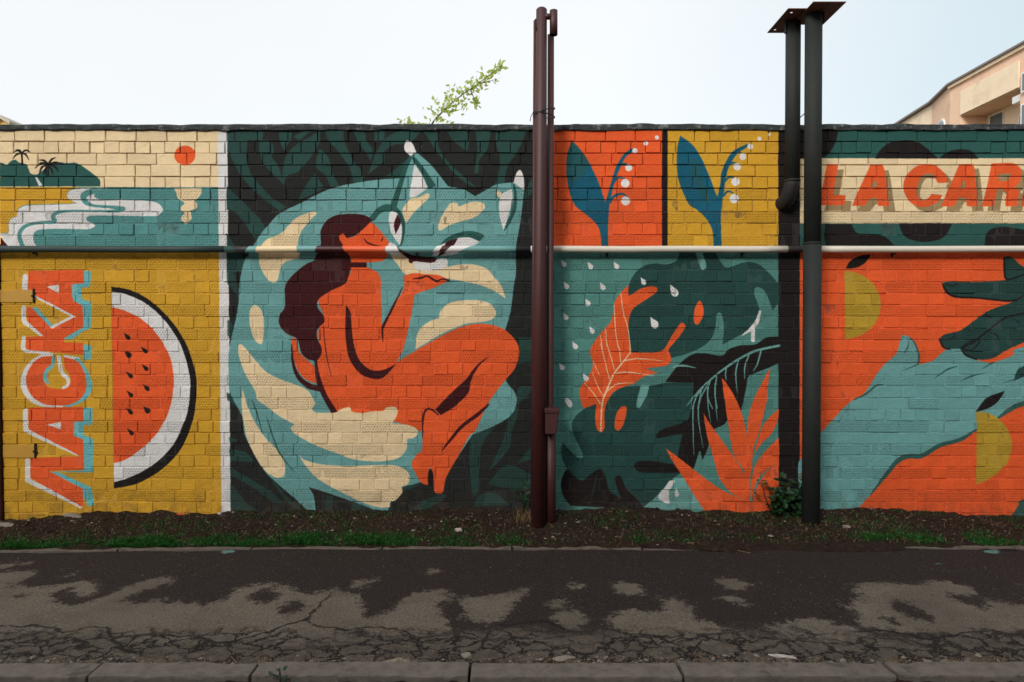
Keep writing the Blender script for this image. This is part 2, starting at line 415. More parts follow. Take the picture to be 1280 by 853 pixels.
    c.S(maroon, '437,674! 415,710 370,752 328,772! 360,720 380,692')
    # muzzle and jaw
    c.T()
    c.S(cream, '484,306! 490,322 498,332 505,342 517,346 540,344 562,349 580,352 601,357 620,365 632,374! 627,358 616.5,345 608,336 592,330.7 573,331 560,334! 556,326 540,330 520,328 500,316!')
    c.T(400, 255, 7.108)
    c.S(white, '598,345! 640,343! 700,396 706,450 640,450 598,440!')
    c.T(470, 140, 4.265)
    c.S(white, '212,798 300,800 340,783 375,783 382,810 360,837 300,847 220,842 203,820')
    c.T(460, 170, 4.265)
    c.S(maroon, '163,598! 185,613 230,633 300,645 355,648 363,660 345,676 290,673 245,669 235,679 218,673 215,655 185,632')
    # pale markings
    c.T(470, 330, 4.265)
    c.S(cream, '208,458! 215,390 240,340 290,305 335,290! 345,250 390,210 460,195 550,195 610,215 640,260 620,295 560,310 480,320 400,350 320,390')
    c.T(280, 140, 4.265)
    c.S(cream, '480,532 430,545 380,570 340,610 300,650 230,680 195,720 185,790 195,830 215,870 245,905 280,905 300,840 310,815 340,795 400,782! 405,740 395,700 410,640 450,590 492,545')
    c.T(280, 330, 4.265)
    c.S(cream, '165,220 200,250 213,330 205,415 190,428 160,400 138,330 138,250')
    # --- woman
    c.T()
    c.S(orange, '438,334! 456,334 467.5,338 474,343.6 476.7,356 476,361 477.5,405! 479,407! 490,385 505,360.5 504,344! 518,368.7! 514.5,391 505,433 496,453! 517,440 545,424 571,411 592,405.5 613,406 632,413 646,428.5 649,442.5 643.5,461 632,475 610.7,503.5 594,538.7 587,544.5 573,570 559,594 555.6,605.5 554,615 548.5,617 542.7,613.7 541.5,593.8 538,584.4 535.7,591 535,606.7! 526,603 519,591 514.5,579.7 520.4,569 527.4,562 528,540! 497,528! 470,525! 421,518! 404,489 396,460 400,440 398,415 404,395 398,375 411,365 436,345')
    c.T(470, 330, 4.265)
    c.S(orange, '150,62! 200,50 260,55 330,60 392,85! 360,105 300,130 240,150 205,165! 150,135!')
    c.K(maroon, '195,80,4 240,75,11 270,65,9 300,80,11 325,93,11 350,82,8 388,88,11'); c.K(maroon, '140,125,3 100,210,10 45,320,15 34,350,12 36,415,4')
    c.T(280, 330, 4.265)
    c.S(orange, '365,395 385,405 400,470 440,510 480,550 497,640! 440,620 395,570 370,500 360,440')
    c.T()
    c.S(maroon, '401,305 401,288.8 407,277.5 417,270.5 431,267.7 446,267.7 459,270.5 466,276! 460.5,281.7 446,293 438,297 430,300! 431,310 436.6,318 438.7,327! 458.4,328! 458.4,334.5! 438.7,334.5! 436,345 431,355 417,362 411,365 398.4,374.5 397,384 404,394.5 405.4,402.7 397,412 397,424 402,435.5 400.8,445 395,452! 383,448 376,440 371.4,423.8 357.4,416.8 349,405 350,393 356,384 356,360.5 362,348.8 373.8,337 383,330 392.5,325 399.6,309')
    c.T(400, 255, 7.108)
    c.S(orange, '450,158! 500,200 560,270 612,340! 600,380 592,430 602,450 590,480 540,510 440,520! 272,520! 275,490 240,430 200,360 170,310 180,275 210,265 235,300 280,300 340,265 400,210')
    c.K(maroon, '390,305,4 415,340,14 470,365,14 545,374,3'); c.K(maroon, '562,295,4 550,320,10 545,335,3')
    c.T(280, 330, 4.265)
    c.K(maroon, '362,430,5 366,520,14 395,600,22 450,650,30 512,665,32'); c.K(maroon, '488,490,16 492,560,18 510,640,30 540,710,28 575,770,30 596,800,30'); c.K(maroon, '530,330,4 540,450,5 570,600,3')
    c.T()
    c.S(maroon, '432.4,381! 438,391 439.4,405 441.8,428.5 448.8,449.6 460.5,461 470,463.6 481.7,461.8 495,455! 488.8,462.5 479.4,471.9 470,474 460,472 449,466 437,449.6 432,424 432,400')
    c.T(470, 330, 4.265)
    c.S(maroon, '622,486! 575,510 525,555 480,615 420,670 350,740 315,777! 345,807! 420,760 490,690 505,630 520,590 550,545 590,505')
    c.T(470, 500, 4.265)
    c.K(maroon, '330,80,7 292,50,10 262,60,11 249,120,10 248,205,3'); c.K(maroon, '600,25,8 540,80,20 460,140,18 400,210,16 350,272,3'); c.S(black, '290,365 305,395 303,450 290,462! 278,450 278,395')
    # --- tail
    c.T()
    c.S(cream, '297.6,433 302,431 309,438 320,452 334,466 350,474 369,481 383,487 390,496 394.4,504.7! 390,512 394.8,516! 417.8,516 424,512.8 432.5,509.5 438,510 439,514.4! 452,516.5 465,514.4 478.5,513.6 483.4,509.5 493,508.7 497,513.6 495,521.8 490,529! 511,531.7 521,536.6 522,543 516,548 509,549! 507.5,563 498,572.7 484,576 470,577 444,575 420.7,566.8 392.5,556 369,543 363,535! 368,530.5! 350,521 331.6,507 322,500 317.5,487 305.8,466 298.8,445')
    c.S(cream, '373.8,568! 381,575 404,581 439.4,582.5 470,581.6 493.4,582 507.5,588 512,596 510,605.5 501.6,609! 503,616 493.4,626.6! 487.6,628 487.6,634! 477,635 463,632 444,624 420.7,612.5 397,598.5 380.8,581')
    c.S(cream, '302,500 303.4,521 308,544.5 317.5,568 330,587 343,596.6 352.7,596.6 356,590 354.6,576 345.6,562 330.4,545.7 317.5,526 309,507 303,486!')
    c.T(280, 500, 4.265)
    c.K(grn, '150,0,3 175,70,9 205,180,3'); c.K(grn, '228,90,3 255,180,8 300,290,8 372,382,3')
    # --- two lily panels
    c.T(660, 150, 4.265)
    lily = '235,112! 285,165 335,245 380,345 412,440! 445,330 470,250 510,185 556,150! 566,166! 520,200 490,260 465,320 445,400 434,460 427,560 427,690! 392,690! 385,600 360,550 310,505 250,455 220,380 205,280 210,180'
    c.S(blue, lily); c.S(dkteal, '235,112! 285,165 320,230 290,300 240,330 207,300 205,260 210,180', 0.65)
    for t in ('480,248,10 510,235,10 542,243,5', '455,335,11 480,309,11 517,314,5', '437,440,14 460,406,14 500,395,12 527,408,6'): c.K(blue, t)
    for x, y, r in ((570,165,14),(537,255,19),(518,338,23),(520,432,24),(628,125,13),(687,95,11)): c.C(white, x, y, r)
    c.T(820, 150, 4.265)
    c.S(blue, '128,85! 190,130 240,200 280,290 310,370 328,412! 340,350 350,280 380,210 420,160 492,127! 482,147 430,185 395,240 375,300 365,370 355,430 347,520 350,690! 308,690! 300,590 270,530 220,480 180,455 150,400 120,320 110,230 115,140')
    c.S(dkteal, '195,200 235,260 250,330 290,420 270,440 220,360 190,290', 0.5)
    for t in ('385,243,10 410,229,10 442,234,5', '368,325,12 390,306,11 417,308,5', '362,405,12 380,382,11 408,388,8', '398,195,8 430,173,8 457,177,4'): c.K(blue, t)
    for x, y, r in ((502,142,15),(463,196,18),(433,250,20),(424,330,22),(417,420,25),(551,100,11),(604,77,8)): c.C(white, x, y, r)
    # --- leaf panel
    c.T()
    c.S(lfteal, '785.5,361! 787.6,352 794,341.6 804.5,333 817,329.4 834,330.7 846.7,324.8 849,312! 893,312! 900,326 908,334.6 921,331 935,327.6 949,331 963,343 974,356! 974,378! 966,388! 960,372 954,362 945,359 943,368 948,382 949,392 937,411 923,420 903,431! 905,410 902,393 896,393 894,410 888,425 874,436 853,444 830,450! 790,460! 780,420!')
    c.T(820, 310, 4.265)
    c.S(muteal, '210,20! 245,20! 265,75 268,105 255,118 240,110 225,70')
    c.K(white, '555,340,12 540,390,22 510,430,20 460,467,5'); c.K(white, '518,430,20 517,492,22')
    c.T(680, 480, 4.265)
    c.S(black, '125,452! 100,490 90,545 105,600 140,650! 545,670! 440,480! 300,440!')
    c.K(grn, '285,470,3 265,560,7 245,640,3', 0.5)
    c.T()
    c.S(lfteal, '745,504! 730.5,511.5 720,520 715,529 716,540 720,550 727,564 729,572 722,572 712,563 703.4,552.7! 701,566.8 706,581 715,592.5 727,601 736,595 745.7,588 752.7,588 757.4,597 762,613.6 776,623! 769,602 771.4,595 777,597 783,611 797,625 804,634! 816,625 830,609 842,598! 850,592! 856,560! 868,477! 830,479! 810,483 796,483! 779,484 767,491 758,503!')
    c.T(700, 430, 6.5625)
    c.S(muteal, '665,335! 735,335! 710,430 665,510 645,525 627,515 635,450')
    c.T()
    c.S(black, '831.7,477.6! 848,456.5 864.5,443.6 881,441.8 902,444.8 911.4,436.6 925.5,432 944,430.7 958,422.5 974,420.7! 974,454! 960.7,460 942,467 935,471.8 932,489 926,515! 920,505 907,529 893,536! 886,557 878,576! 874.5,564 867.5,586.7! 848,592! 847.6,570 853.4,543 861.7,520 865,503 867,478.8!')
    c.T(680, 480, 4.265)
    c.S(black, '600,270 640,240 720,215 760,190! 760,265! 680,275 610,290'); c.S(black, '480,440 500,415 560,410 690,430! 760,450! 720,475! 600,475 510,470')
    c.S(muteal, '520,668! 600,600 650,545 692,503! 770,508! 860,668!')
    c.S(white, '608,602 640,558 668,515! 697,518 668,570 670,642! 640,632'); c.S(white, '705,555! 720,590 707,606 697,588')
    c.T(820, 310, 4.265)
    for t in ('165,840,5 240,750,9 330,670,10 430,600,12 530,550,12 655,522,14', '375,635,8 370,680,7 375,705,3', '440,595,8 425,680,7 435,770,3', '495,570,8 475,630,7 472,700,3', '560,550,9 540,620,7 517,657,3', '322,685,7 315,780,7 326,860,5', '288,705,7 275,790,7 302,860,5', '242,752,7 222,860,6', '217,785,7 192,860,6', '80,640,3 140,628,11 212,640,3'): c.K(muteal, t)
    c.T(830, 480, 4.265)
    for t in ('242,-10,7 190,90,7 185,200,6 210,342,2', '215,10,6 160,100,7 155,250,6 160,382,2', '232,20,7 235,120,6 250,207,2', '272,0,7 275,100,6 285,197,2'): c.K(muteal, t)
    # orange leaf
    c.T()
    c.S(orange, '785.5,356.4! 777,364.9 769.7,375.4 766.5,390 763.4,402.8 756,411 745.4,424 738,436.6 739,447 741,457.7 737,468 726.4,483 724.4,491 727.4,506 730.5,511! 745.7,504.7! 744,521.4 745.7,535 751,540.5 755.6,535 755.6,515 761,498.6 770,488 791.4,480! 806.7,470 823.4,466.6! 809.7,461 834,457 838.7,450 838,443.7 836,436.6 846.7,424 856,411 855,405 850,405 840,419.7 829.8,436.6 817,440.8 789.7,440.8! 785.5,419.7 786.6,398.6 791.8,386 806.6,375.4 819,367 821.4,360.6 815,358 802,360.6 789.7,368! 785.5,370!')
    c.T(700, 430, 6.5625)
    for t in ('335,720,8 345,500,12 380,390,14 440,250,12 500,170,12 575,75,8', '330,490,8 270,400,7 200,320,4', '355,430,7 310,350,7 265,235,4', '405,290,7 370,150,7 335,0,7', '445,210,7 415,100,7 385,0,7', '495,150,7 490,60,7 470,0,7', '530,138,8 640,122,9 840,140,3', '440,248,7 550,232,9 770,262,3', '390,385,8 470,330,9 600,318,3', '322,252,6 270,140,4', '575,75,7 575,0,6'): c.K(cream, t)
    c.S(orange, '500,520 540,515 545,560 520,660 485,708 455,700 447,660 460,580')
    c.T(680, 310, 4.739)
    for t in ('335,520,4 345,600,5', '365,475,4 372,580,5', '415,320,4 420,420,5 425,500,5 440,590,5', '455,265,4 470,380,5 500,490,5 512,625,5'): c.K(cream, t)
    for x, y, L in ((120,98,46),(277,112,48),(432,112,46),(592,205,50),(772,262,70),(658,455,74),(135,230,48),(350,236,50),(262,330,46),(132,413,46),(287,495,48),(187,586,50),(108,710,48),(250,775,50)):
        c.drop(white, x, y, L, L*0.62, math.radians(-122))
    c.T(820, 310, 4.265)
    c.drop(white, 102, 242, 60, 38, math.radians(-115)); c.S(orange, '230,283 250,310 252,360 225,407 203,395 205,330')
    c.T(680, 480, 4.265); c.S(white, '112,80 135,82 152,108 140,127 122,112')
    # flower
    c.T(830, 480, 4.265)
    for t in ('10,345! 100,410 200,490 300,560 440,627! 530,640! 500,700! 235,700! 190,640 110,510 50,420', '210,155! 250,220 330,330 400,430 430,510 440,622! 370,590 300,510 260,380 230,280', '308,-35! 345,15 380,75 415,160 440,260 450,380 460,525! 420,450 370,370 345,230 325,100',
              '567,-88! 555,0 550,80 530,170 510,250 480,340 458,505! 445,300 450,180 480,80 530,-20', '613,132! 605,200 570,270 520,320 480,390 463,485! 490,340 520,240 560,180', '613,288! 613,412! 540,470 490,530 468,640! 460,560 480,450 530,370', '613,412! 613,700! 440,700! 470,640 500,540 550,470'):
        c.S(orange, t)
    c.S(orange, '425,470! 455,500 455,660! 420,620!')
    # --- banner side
    c.T(1000, 140, 4.489)
    for t in ('0,80! 160,82 207,100 205,150 185,200 150,245 115,262! 0,262!', '420,262! 450,215 500,175 580,160 650,165 700,195 740,230 775,262!', '780,262! 830,225 900,210 960,220 1003,262!', '140,630! 290,630! 320,680 400,685 470,700 530,750! 145,750! 135,700', '552,626! 853,626! 820,690 770,720 700,730 630,720 580,690', '1038,755! 1045,690 1080,655 1150,645 1257,662 1380,700 1420,755!', '1350,262! 1400,190 1500,170 1600,200 1640,262!', '1700,626! 2000,626! 1940,700 1850,720 1750,690'):
        c.S(black, t)
    c.T(1020, 190, 8.977)
    L_ = '122,140 250,140 192,482 337,487 325,597 55,600 30,600'; A1 = '610,145 750,145 770,210 827,607 700,607 688,515 610,525 545,607 403,607'
    for t in (L_, A1): c.P(khaki, t, off=(62, 62))
    for t in (L_, A1): c.P(orange, t)
    c.P(khaki, '665,305 692,388 612,402')
    c.T(1150, 190, 8.977)
    C_ = '0,148 80,138 160,148 230,190 290,260 325,340! 200,352! 165,290 130,250 60,248 0,300 -30,380 -35,450 0,535 60,540 110,500 130,470! 250,485! 220,545 150,590 60,620 -10,615 -90,580 -150,510 -185,420 -180,330 -140,250 -70,180'
    A2 = '445,140 595,135 610,200 657,612 530,612 518,512 440,515 378,612 233,612'
    R_ = '805,130! 1000,125 1080,140 1130,190 1140,260 1110,350 1058,400! 1112,440! 1087,612! 950,612! 972,450! 870,400! 830,612! 698,612!'
    F_ = '1172,420 1420,420 1400,612 1130,612'
    c.S(khaki, C_, off=(60, 55)); c.P(khaki, A2, off=(60, 52)); c.S(khaki, R_, off=(60, 52)); c.P(khaki, F_, off=(60, 52))
    c.S(cream, '70,300 130,300 165,330 200,352! 325,345! 250,485! 130,470! 90,520 40,535 5,500 8,420 30,350')
    c.S(orange, C_); c.P(orange, A2); c.S(orange, R_); c.P(orange, F_)
    c.P(khaki, '497,305 522,392 448,412'); c.P(khaki, '882,248 1024,240 1012,302 945,332 876,325')
    # --- reaching arm, hand, fruit
    c.T()
    c.S(teal, '1126.6,419! 1124,431 1119.6,443 1105.5,456 1094,471 1082,490 1070,499 1062,503 1046,519 1024.5,543 1010,560 998,578! 998,670! 1050,670! 1067,642 1088,619 1108,593 1124,575 1137,570 1152,570 1175,557 1201,549.6 1219,538 1247.5,524 1263,512 1280,504.5 1400,470 1640,450! 1640,400! 1400,425 1280,434 1265,445 1239,454! 1215,448 1201,434 1185,436 1173.5,445 1164,452 1148,456! 1148,443 1143,429 1136,421')
    c.K(grn, '1088,619,1 1108,593,5 1124,575,6 1137,570.5,6 1152,570,6 1175,557,5 1201,549.6,5 1222,536,1.5'); c.K(grn, '1245,525,2 1263,512,6 1280,504.5,6 1340,488,4')
    c.T(1000, 300, 4.264)
    for t in ('285,853,5 350,822,11 410,776,9 445,775,3', '585,520,4 610,548,8 632,610,10 630,662,9', '632,662,7 550,698,3', '580,540,2 575,570,8 553,606,2', '842,674,3 790,690,11 718,737,2', '985,711,2 920,725,10 858,752,2', '1032,655,9 1005,668,8 972,688,2', '1145,745,7 1082,763,2'): c.K(grn, t)
    c.S(hand, '1240,650! 1165,688 1146,730 1140,752! 1240,712!')
    c.S(black, '243,154! 270,110 320,85 377,77! 350,120 300,148'); c.S(olive, '238,165! 300,175 370,215 415,280 430,345 415,420 370,480 310,515 240,531!')
    c.S(hand, '758,235! 790,222 900,225 1000,222 1105,214! 1085,160 1085,105 1105,88 1140,100 1194,145 1400,230! 2400,330! 2400,560! 1400,520 1194,545! 1100,590 1030,630 960,638 890,620 860,580! 800,580 760,560 745,530! 770,505 850,485 910,445 1000,380 1110,340 1150,325! 1000,318 900,308 820,300 780,270')
    for t in ('757,230,5 780,275,12 830,303,12 950,310,10 1130,325,11 1194,292,6', '862,575,8 930,540,10 1020,470,10 1110,410,10 1250,385,8', '780,232,5 800,245,6 830,240,6 832,222,5', '745,535,7 790,532,6 825,515,6 820,493,5', '868,578,8 910,590,7 952,550,7 945,530,6 900,545,6 870,565,6', '985,403,4 1005,408,7 1027,419,3', '890,470,4 912,490,4', '1008,492,3 1045,505,8 1062,532,3', '1128,415,3 1172,442,6', '1088,95,8 1090,160,10 1105,212,10 1194,185,8 1260,170,5', '745,528,8 765,572,11 800,582,8', '858,580,8 885,615,10 940,637,8'): c.K(black, t)
    c.T(1000, 480, 3.879)
    c.S(black, '853,139! 880,95 920,60 992,34! 960,85 910,120'); c.S(olive, '857,135! 920,145 980,185 1020,250 1028,310 1005,380 960,430 910,465 855,489!')
    c.S(grn, '1020,650! 1060,590 1090,556 1400,450! 1400,700! 1000,700!')
    return c.image('mural')
MURAL = paint_mural()

# ------------------------------------------------------------------ wear of the footpath: pale old asphalt, cracks, splashed paint (metres on the ground)
GX0, GX1, GY0, GY1 = -7.0, 7.0, -2.60, -0.55
def paint_wear():
    c = Canvas(GX0, GX1, GY0, GY1, 130, on_ground, bg=(0,0,0), pxm=190.0)
    def layer(fn):
        keep = c.a.copy(); c.a[:] = 0; fn(); m = c.a[...,0].copy(); c.a[:] = keep; return m
    W_, B_ = (255,255,255), (0,0,0)
    def light():
        c.T(0, 630, 2.977)
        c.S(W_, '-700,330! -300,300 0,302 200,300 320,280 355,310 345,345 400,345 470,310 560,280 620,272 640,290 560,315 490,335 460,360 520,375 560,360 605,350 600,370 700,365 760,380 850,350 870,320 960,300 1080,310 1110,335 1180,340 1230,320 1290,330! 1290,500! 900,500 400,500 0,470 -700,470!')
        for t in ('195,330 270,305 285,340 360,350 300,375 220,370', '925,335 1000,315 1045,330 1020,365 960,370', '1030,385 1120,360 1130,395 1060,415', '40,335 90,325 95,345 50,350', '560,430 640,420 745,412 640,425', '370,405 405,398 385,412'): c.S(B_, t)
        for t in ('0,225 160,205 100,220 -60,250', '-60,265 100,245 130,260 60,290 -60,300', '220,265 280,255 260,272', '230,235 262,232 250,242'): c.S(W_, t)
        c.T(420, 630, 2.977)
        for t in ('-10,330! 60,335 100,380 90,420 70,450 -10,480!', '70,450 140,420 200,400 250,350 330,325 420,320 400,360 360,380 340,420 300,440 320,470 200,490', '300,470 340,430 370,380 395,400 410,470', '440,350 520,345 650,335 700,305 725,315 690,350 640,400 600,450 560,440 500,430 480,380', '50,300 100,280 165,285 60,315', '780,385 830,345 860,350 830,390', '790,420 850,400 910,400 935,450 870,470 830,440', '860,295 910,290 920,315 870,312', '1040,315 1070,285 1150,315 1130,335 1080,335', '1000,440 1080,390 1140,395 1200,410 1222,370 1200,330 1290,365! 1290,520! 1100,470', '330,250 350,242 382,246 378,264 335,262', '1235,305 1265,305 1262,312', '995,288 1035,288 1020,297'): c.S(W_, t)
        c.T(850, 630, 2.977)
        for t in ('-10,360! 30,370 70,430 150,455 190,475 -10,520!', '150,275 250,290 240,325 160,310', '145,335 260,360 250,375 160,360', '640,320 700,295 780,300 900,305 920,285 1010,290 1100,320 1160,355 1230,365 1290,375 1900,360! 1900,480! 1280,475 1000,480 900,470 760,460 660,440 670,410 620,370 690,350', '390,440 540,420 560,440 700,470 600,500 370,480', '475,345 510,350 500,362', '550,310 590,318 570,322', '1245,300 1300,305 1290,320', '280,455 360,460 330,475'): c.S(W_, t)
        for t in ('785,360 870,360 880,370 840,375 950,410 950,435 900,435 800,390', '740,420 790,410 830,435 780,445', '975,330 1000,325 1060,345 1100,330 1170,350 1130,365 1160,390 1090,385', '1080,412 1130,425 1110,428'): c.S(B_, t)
    def cracks():
        c.T(0, 630, 2.977)
        for t in ('-200,470,8 0,452,8 90,450,9 200,458,8 240,475,10', '240,475,7 300,465,7 350,460,7 412,470,9 420,495,11 560,490,9 700,485,9 830,505,10 920,490,9 1000,465,9 1130,432,10 1180,385,8 1240,330,6', '1130,432,6 1190,455,7 1280,462,8', '420,495,10 440,530,12 500,555,16', '0,500,6 120,510,8 250,490,6 330,520,7', '830,505,6 900,530,6 1010,520,6 1120,480,5', '560,432,3 650,425,4 750,412,3'): c.K(W_, t)
        c.T(420, 630, 2.977)
        for t in ('-10,462,8 60,465,7 140,455,7 260,470,8 300,490,7 420,480,6', '600,450,6 700,440,6 790,440,7 870,475,7 960,470,6 1000,465,7 1100,480,8 1180,490,9 1280,525,8', '0,505,6 100,510,6 260,500,6 400,510,6', '480,470,7 560,500,7 640,490,6 740,500,6 850,490,6', '1000,470,5 990,520,6 1020,560,6', '1100,480,6 1070,540,6'): c.K(W_, t)
        c.T(850, 630, 2.977)
        for t in ('640,470,8 780,465,9 900,488,9 980,490,9 1130,470,9 1290,484,8 1500,475,7', '0,515,7 80,490,7 190,480,6 330,500,6 480,510,7 620,520,7 700,480,6', '760,480,6 900,520,7 1000,520,6 1100,545,7 1200,560,6', '200,480,5 220,540,6', '380,480,5 420,550,6', '980,490,5 1080,540,6 1190,570,6'): c.K(W_, t)
    def splash():
        c.T(0, 630, 2.977); c.S(W_, '810,172 840,166 885,172 860,184 820,184')
        c.T(850, 630, 2.977); c.S(W_, '1115,168 1150,163 1195,172 1180,184 1130,182'); c.S(W_, '940,224 990,222 985,232 945,232')
    a, b, d = layer(light), layer(cracks), layer(splash)
    def blur(m, r, n):
        for _ in range(n):
            for ax_ in (0, 1): m = sum(np.roll(m, q, axis=ax_) for q in range(-r, r+1))/(2*r+1)
        return m
    a, b, d = blur(a, 6, 2), blur(b, 1, 1), blur(d, 2, 2)
    c.a[...,0], c.a[...,1], c.a[...,2] = a, b, d
    im = c.image('path_wear'); im.colorspace_settings.name = 'Non-Color'
    return im
WEAR = paint_wear()

# ------------------------------------------------------------------ materials
MW, MH = 11.5, 3.7
def mural_colour(k, p, wobble=0.004):
    if wobble:
        nz = k.noise(p, 22, 3, 0.6, out='Color')
        v = k.node('ShaderNodeVectorMath', operation='SUBTRACT'); k.l.new(nz, v.inputs[0]); v.inputs[1].default_value = (0.5,0.5,0.5)
        v2 = k.node('ShaderNodeVectorMath', operation='SCALE'); k.l.new(v.outputs[0], v2.inputs[0]); v2.inputs['Scale'].default_value = wobble*2
        v3 = k.node('ShaderNodeVectorMath', operation='ADD'); k.l.new(p, v3.inputs[0]); k.l.new(v2.outputs[0], v3.inputs[1]); q = v3.outputs[0]
    else: q = p
    s = k.node('ShaderNodeSeparateXYZ'); k.l.new(q, s.inputs[0])
    u = k.math('DIVIDE', k.math('ADD', s.outputs[0], 4.8), MW); w = k.math('DIVIDE', k.math('ADD', s.outputs[2], 0.15), MH)
    cb = k.node('ShaderNodeCombineXYZ'); k.l.new(u, cb.inputs[0]); k.l.new(w, cb.inputs[1])
    im = k.node('ShaderNodeTexImage', image=MURAL, extension='EXTEND', interpolation='Cubic'); k.l.new(cb.outputs[0], im.inputs[0])
    return im.outputs[0]
def mat_brick():
    k = NT('painted_brick'); p = k.pos(); col = mural_colour(k, p)
    s = k.node('ShaderNodeSeparateXYZ'); k.l.new(p, s.inputs[0]); X, Z = s.outputs[0], s.outputs[2]
    # uneven coats of paint, brick by brick and in clouds
    at_ = k.node('ShaderNodeAttribute', attribute_name='tone'); stamp = k.node('ShaderNodeAttribute', attribute_name='stamped')
    tint = k.math('ADD', k.math('MULTIPLY', at_.outputs['Fac'], 0.15), 0.905)
    tint = k.math('MULTIPLY', tint, k.math('ADD', k.math('MULTIPLY', k.noise(p, 3.0, 5, 0.65), 0.22), 0.89))
    tint = k.math('MULTIPLY', tint, k.math('ADD', k.math('MULTIPLY', k.noise(p, 60, 3, 0.6), 0.16), 0.92))
    tint = k.math('MULTIPLY', tint, k.math('ADD', k.math('MULTIPLY', k.noise(k.scaled(p, (9,1,0.7)), 1.6, 5, 0.65), 0.20), 0.90))      # rain runs
    mul = k.node('ShaderNodeVectorMath', operation='SCALE'); k.l.new(col, mul.inputs[0]); k.l.new(tint, mul.inputs['Scale'])
    chip = k.step(k.noise(p, 48, 5, 0.75), 0.70, 0.76)
    base = k.mix(k.math('MULTIPLY', chip, 0.55), mul.outputs[0], rgb((70,58,50)))
    dust = k.math('MULTIPLY', k.step(Z, 0.42, 0.08), k.step(k.noise(p, 9, 5, 0.7), 0.40, 0.65))
    base = k.mix(k.math('MULTIPLY', dust, 0.45), base, rgb((78,62,50)))          # splashed soil at the foot
    k.b.inputs['Roughness'].default_value = 0.85; k.b.inputs['Specular IOR Level'].default_value = 0.15
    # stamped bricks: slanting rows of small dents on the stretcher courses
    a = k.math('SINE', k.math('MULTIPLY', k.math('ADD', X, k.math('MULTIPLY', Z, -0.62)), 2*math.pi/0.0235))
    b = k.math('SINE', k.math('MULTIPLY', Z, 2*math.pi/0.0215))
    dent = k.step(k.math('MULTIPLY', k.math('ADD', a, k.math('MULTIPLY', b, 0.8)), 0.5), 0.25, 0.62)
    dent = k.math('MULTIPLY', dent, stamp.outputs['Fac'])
    base = k.mix(k.math('MULTIPLY', dent, k.math('ADD', 0.02, k.math('MULTIPLY', k.noise(p, 12, 4, 0.7), 0.24))), base, rgb((58,42,34)))      # shade in the dents mixed into the colour as a bare-brick tone
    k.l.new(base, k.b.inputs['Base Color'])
    h = k.math('SUBTRACT', k.math('MULTIPLY', k.noise(p, 75, 5, 0.7), 0.9), k.math('MULTIPLY', dent, 2.6))
    h = k.math('ADD', h, k.math('MULTIPLY', k.noise(p, 17, 4, 0.6), 1.2))
    k.l.new(k.bump(h, 0.0065), k.b.inputs['Normal'])
    return k.m
def mat_mortar():
    k = NT('painted_mortar'); p = k.pos(); col = mural_colour(k, p, 0.006)
    s = k.node('ShaderNodeSeparateXYZ'); k.l.new(p, s.inputs[0])
    top_ = k.math('MULTIPLY', k.step(s.outputs[2], TOPZ-1.05, TOPZ-0.55), k.math('ADD', 0.35, k.math('MULTIPLY', k.step(k.noise(p, 5, 4, 0.7), 0.40, 0.60), 0.65)))
    bare = k.math('ADD', top_, k.math('MULTIPLY', k.step(k.noise(p, 6, 6, 0.75), 0.52, 0.64), 0.8), clamp=True)
    base = k.mix(k.math('ADD', k.math('MULTIPLY', bare, 0.66), 0.0), col, rgb((52,44,40)))       # the roller missed most joints
    k.l.new(base, k.b.inputs['Base Color']); k.b.inputs['Roughness'].default_value = 0.9
    k.l.new(k.bump(k.noise(p, 60, 5, 0.7), 0.008), k.b.inputs['Normal'])
    return k.m
def mat_mural_pipe():
    k = NT('painted_pipe'); p = k.pos(); k.l.new(mural_colour(k, p, 0.002), k.b.inputs['Base Color'])
    k.b.inputs['Roughness'].default_value = 0.5; k.l.new(k.bump(k.noise(p, 60, 3), 0.0015), k.b.inputs['Normal'])
    return k.m
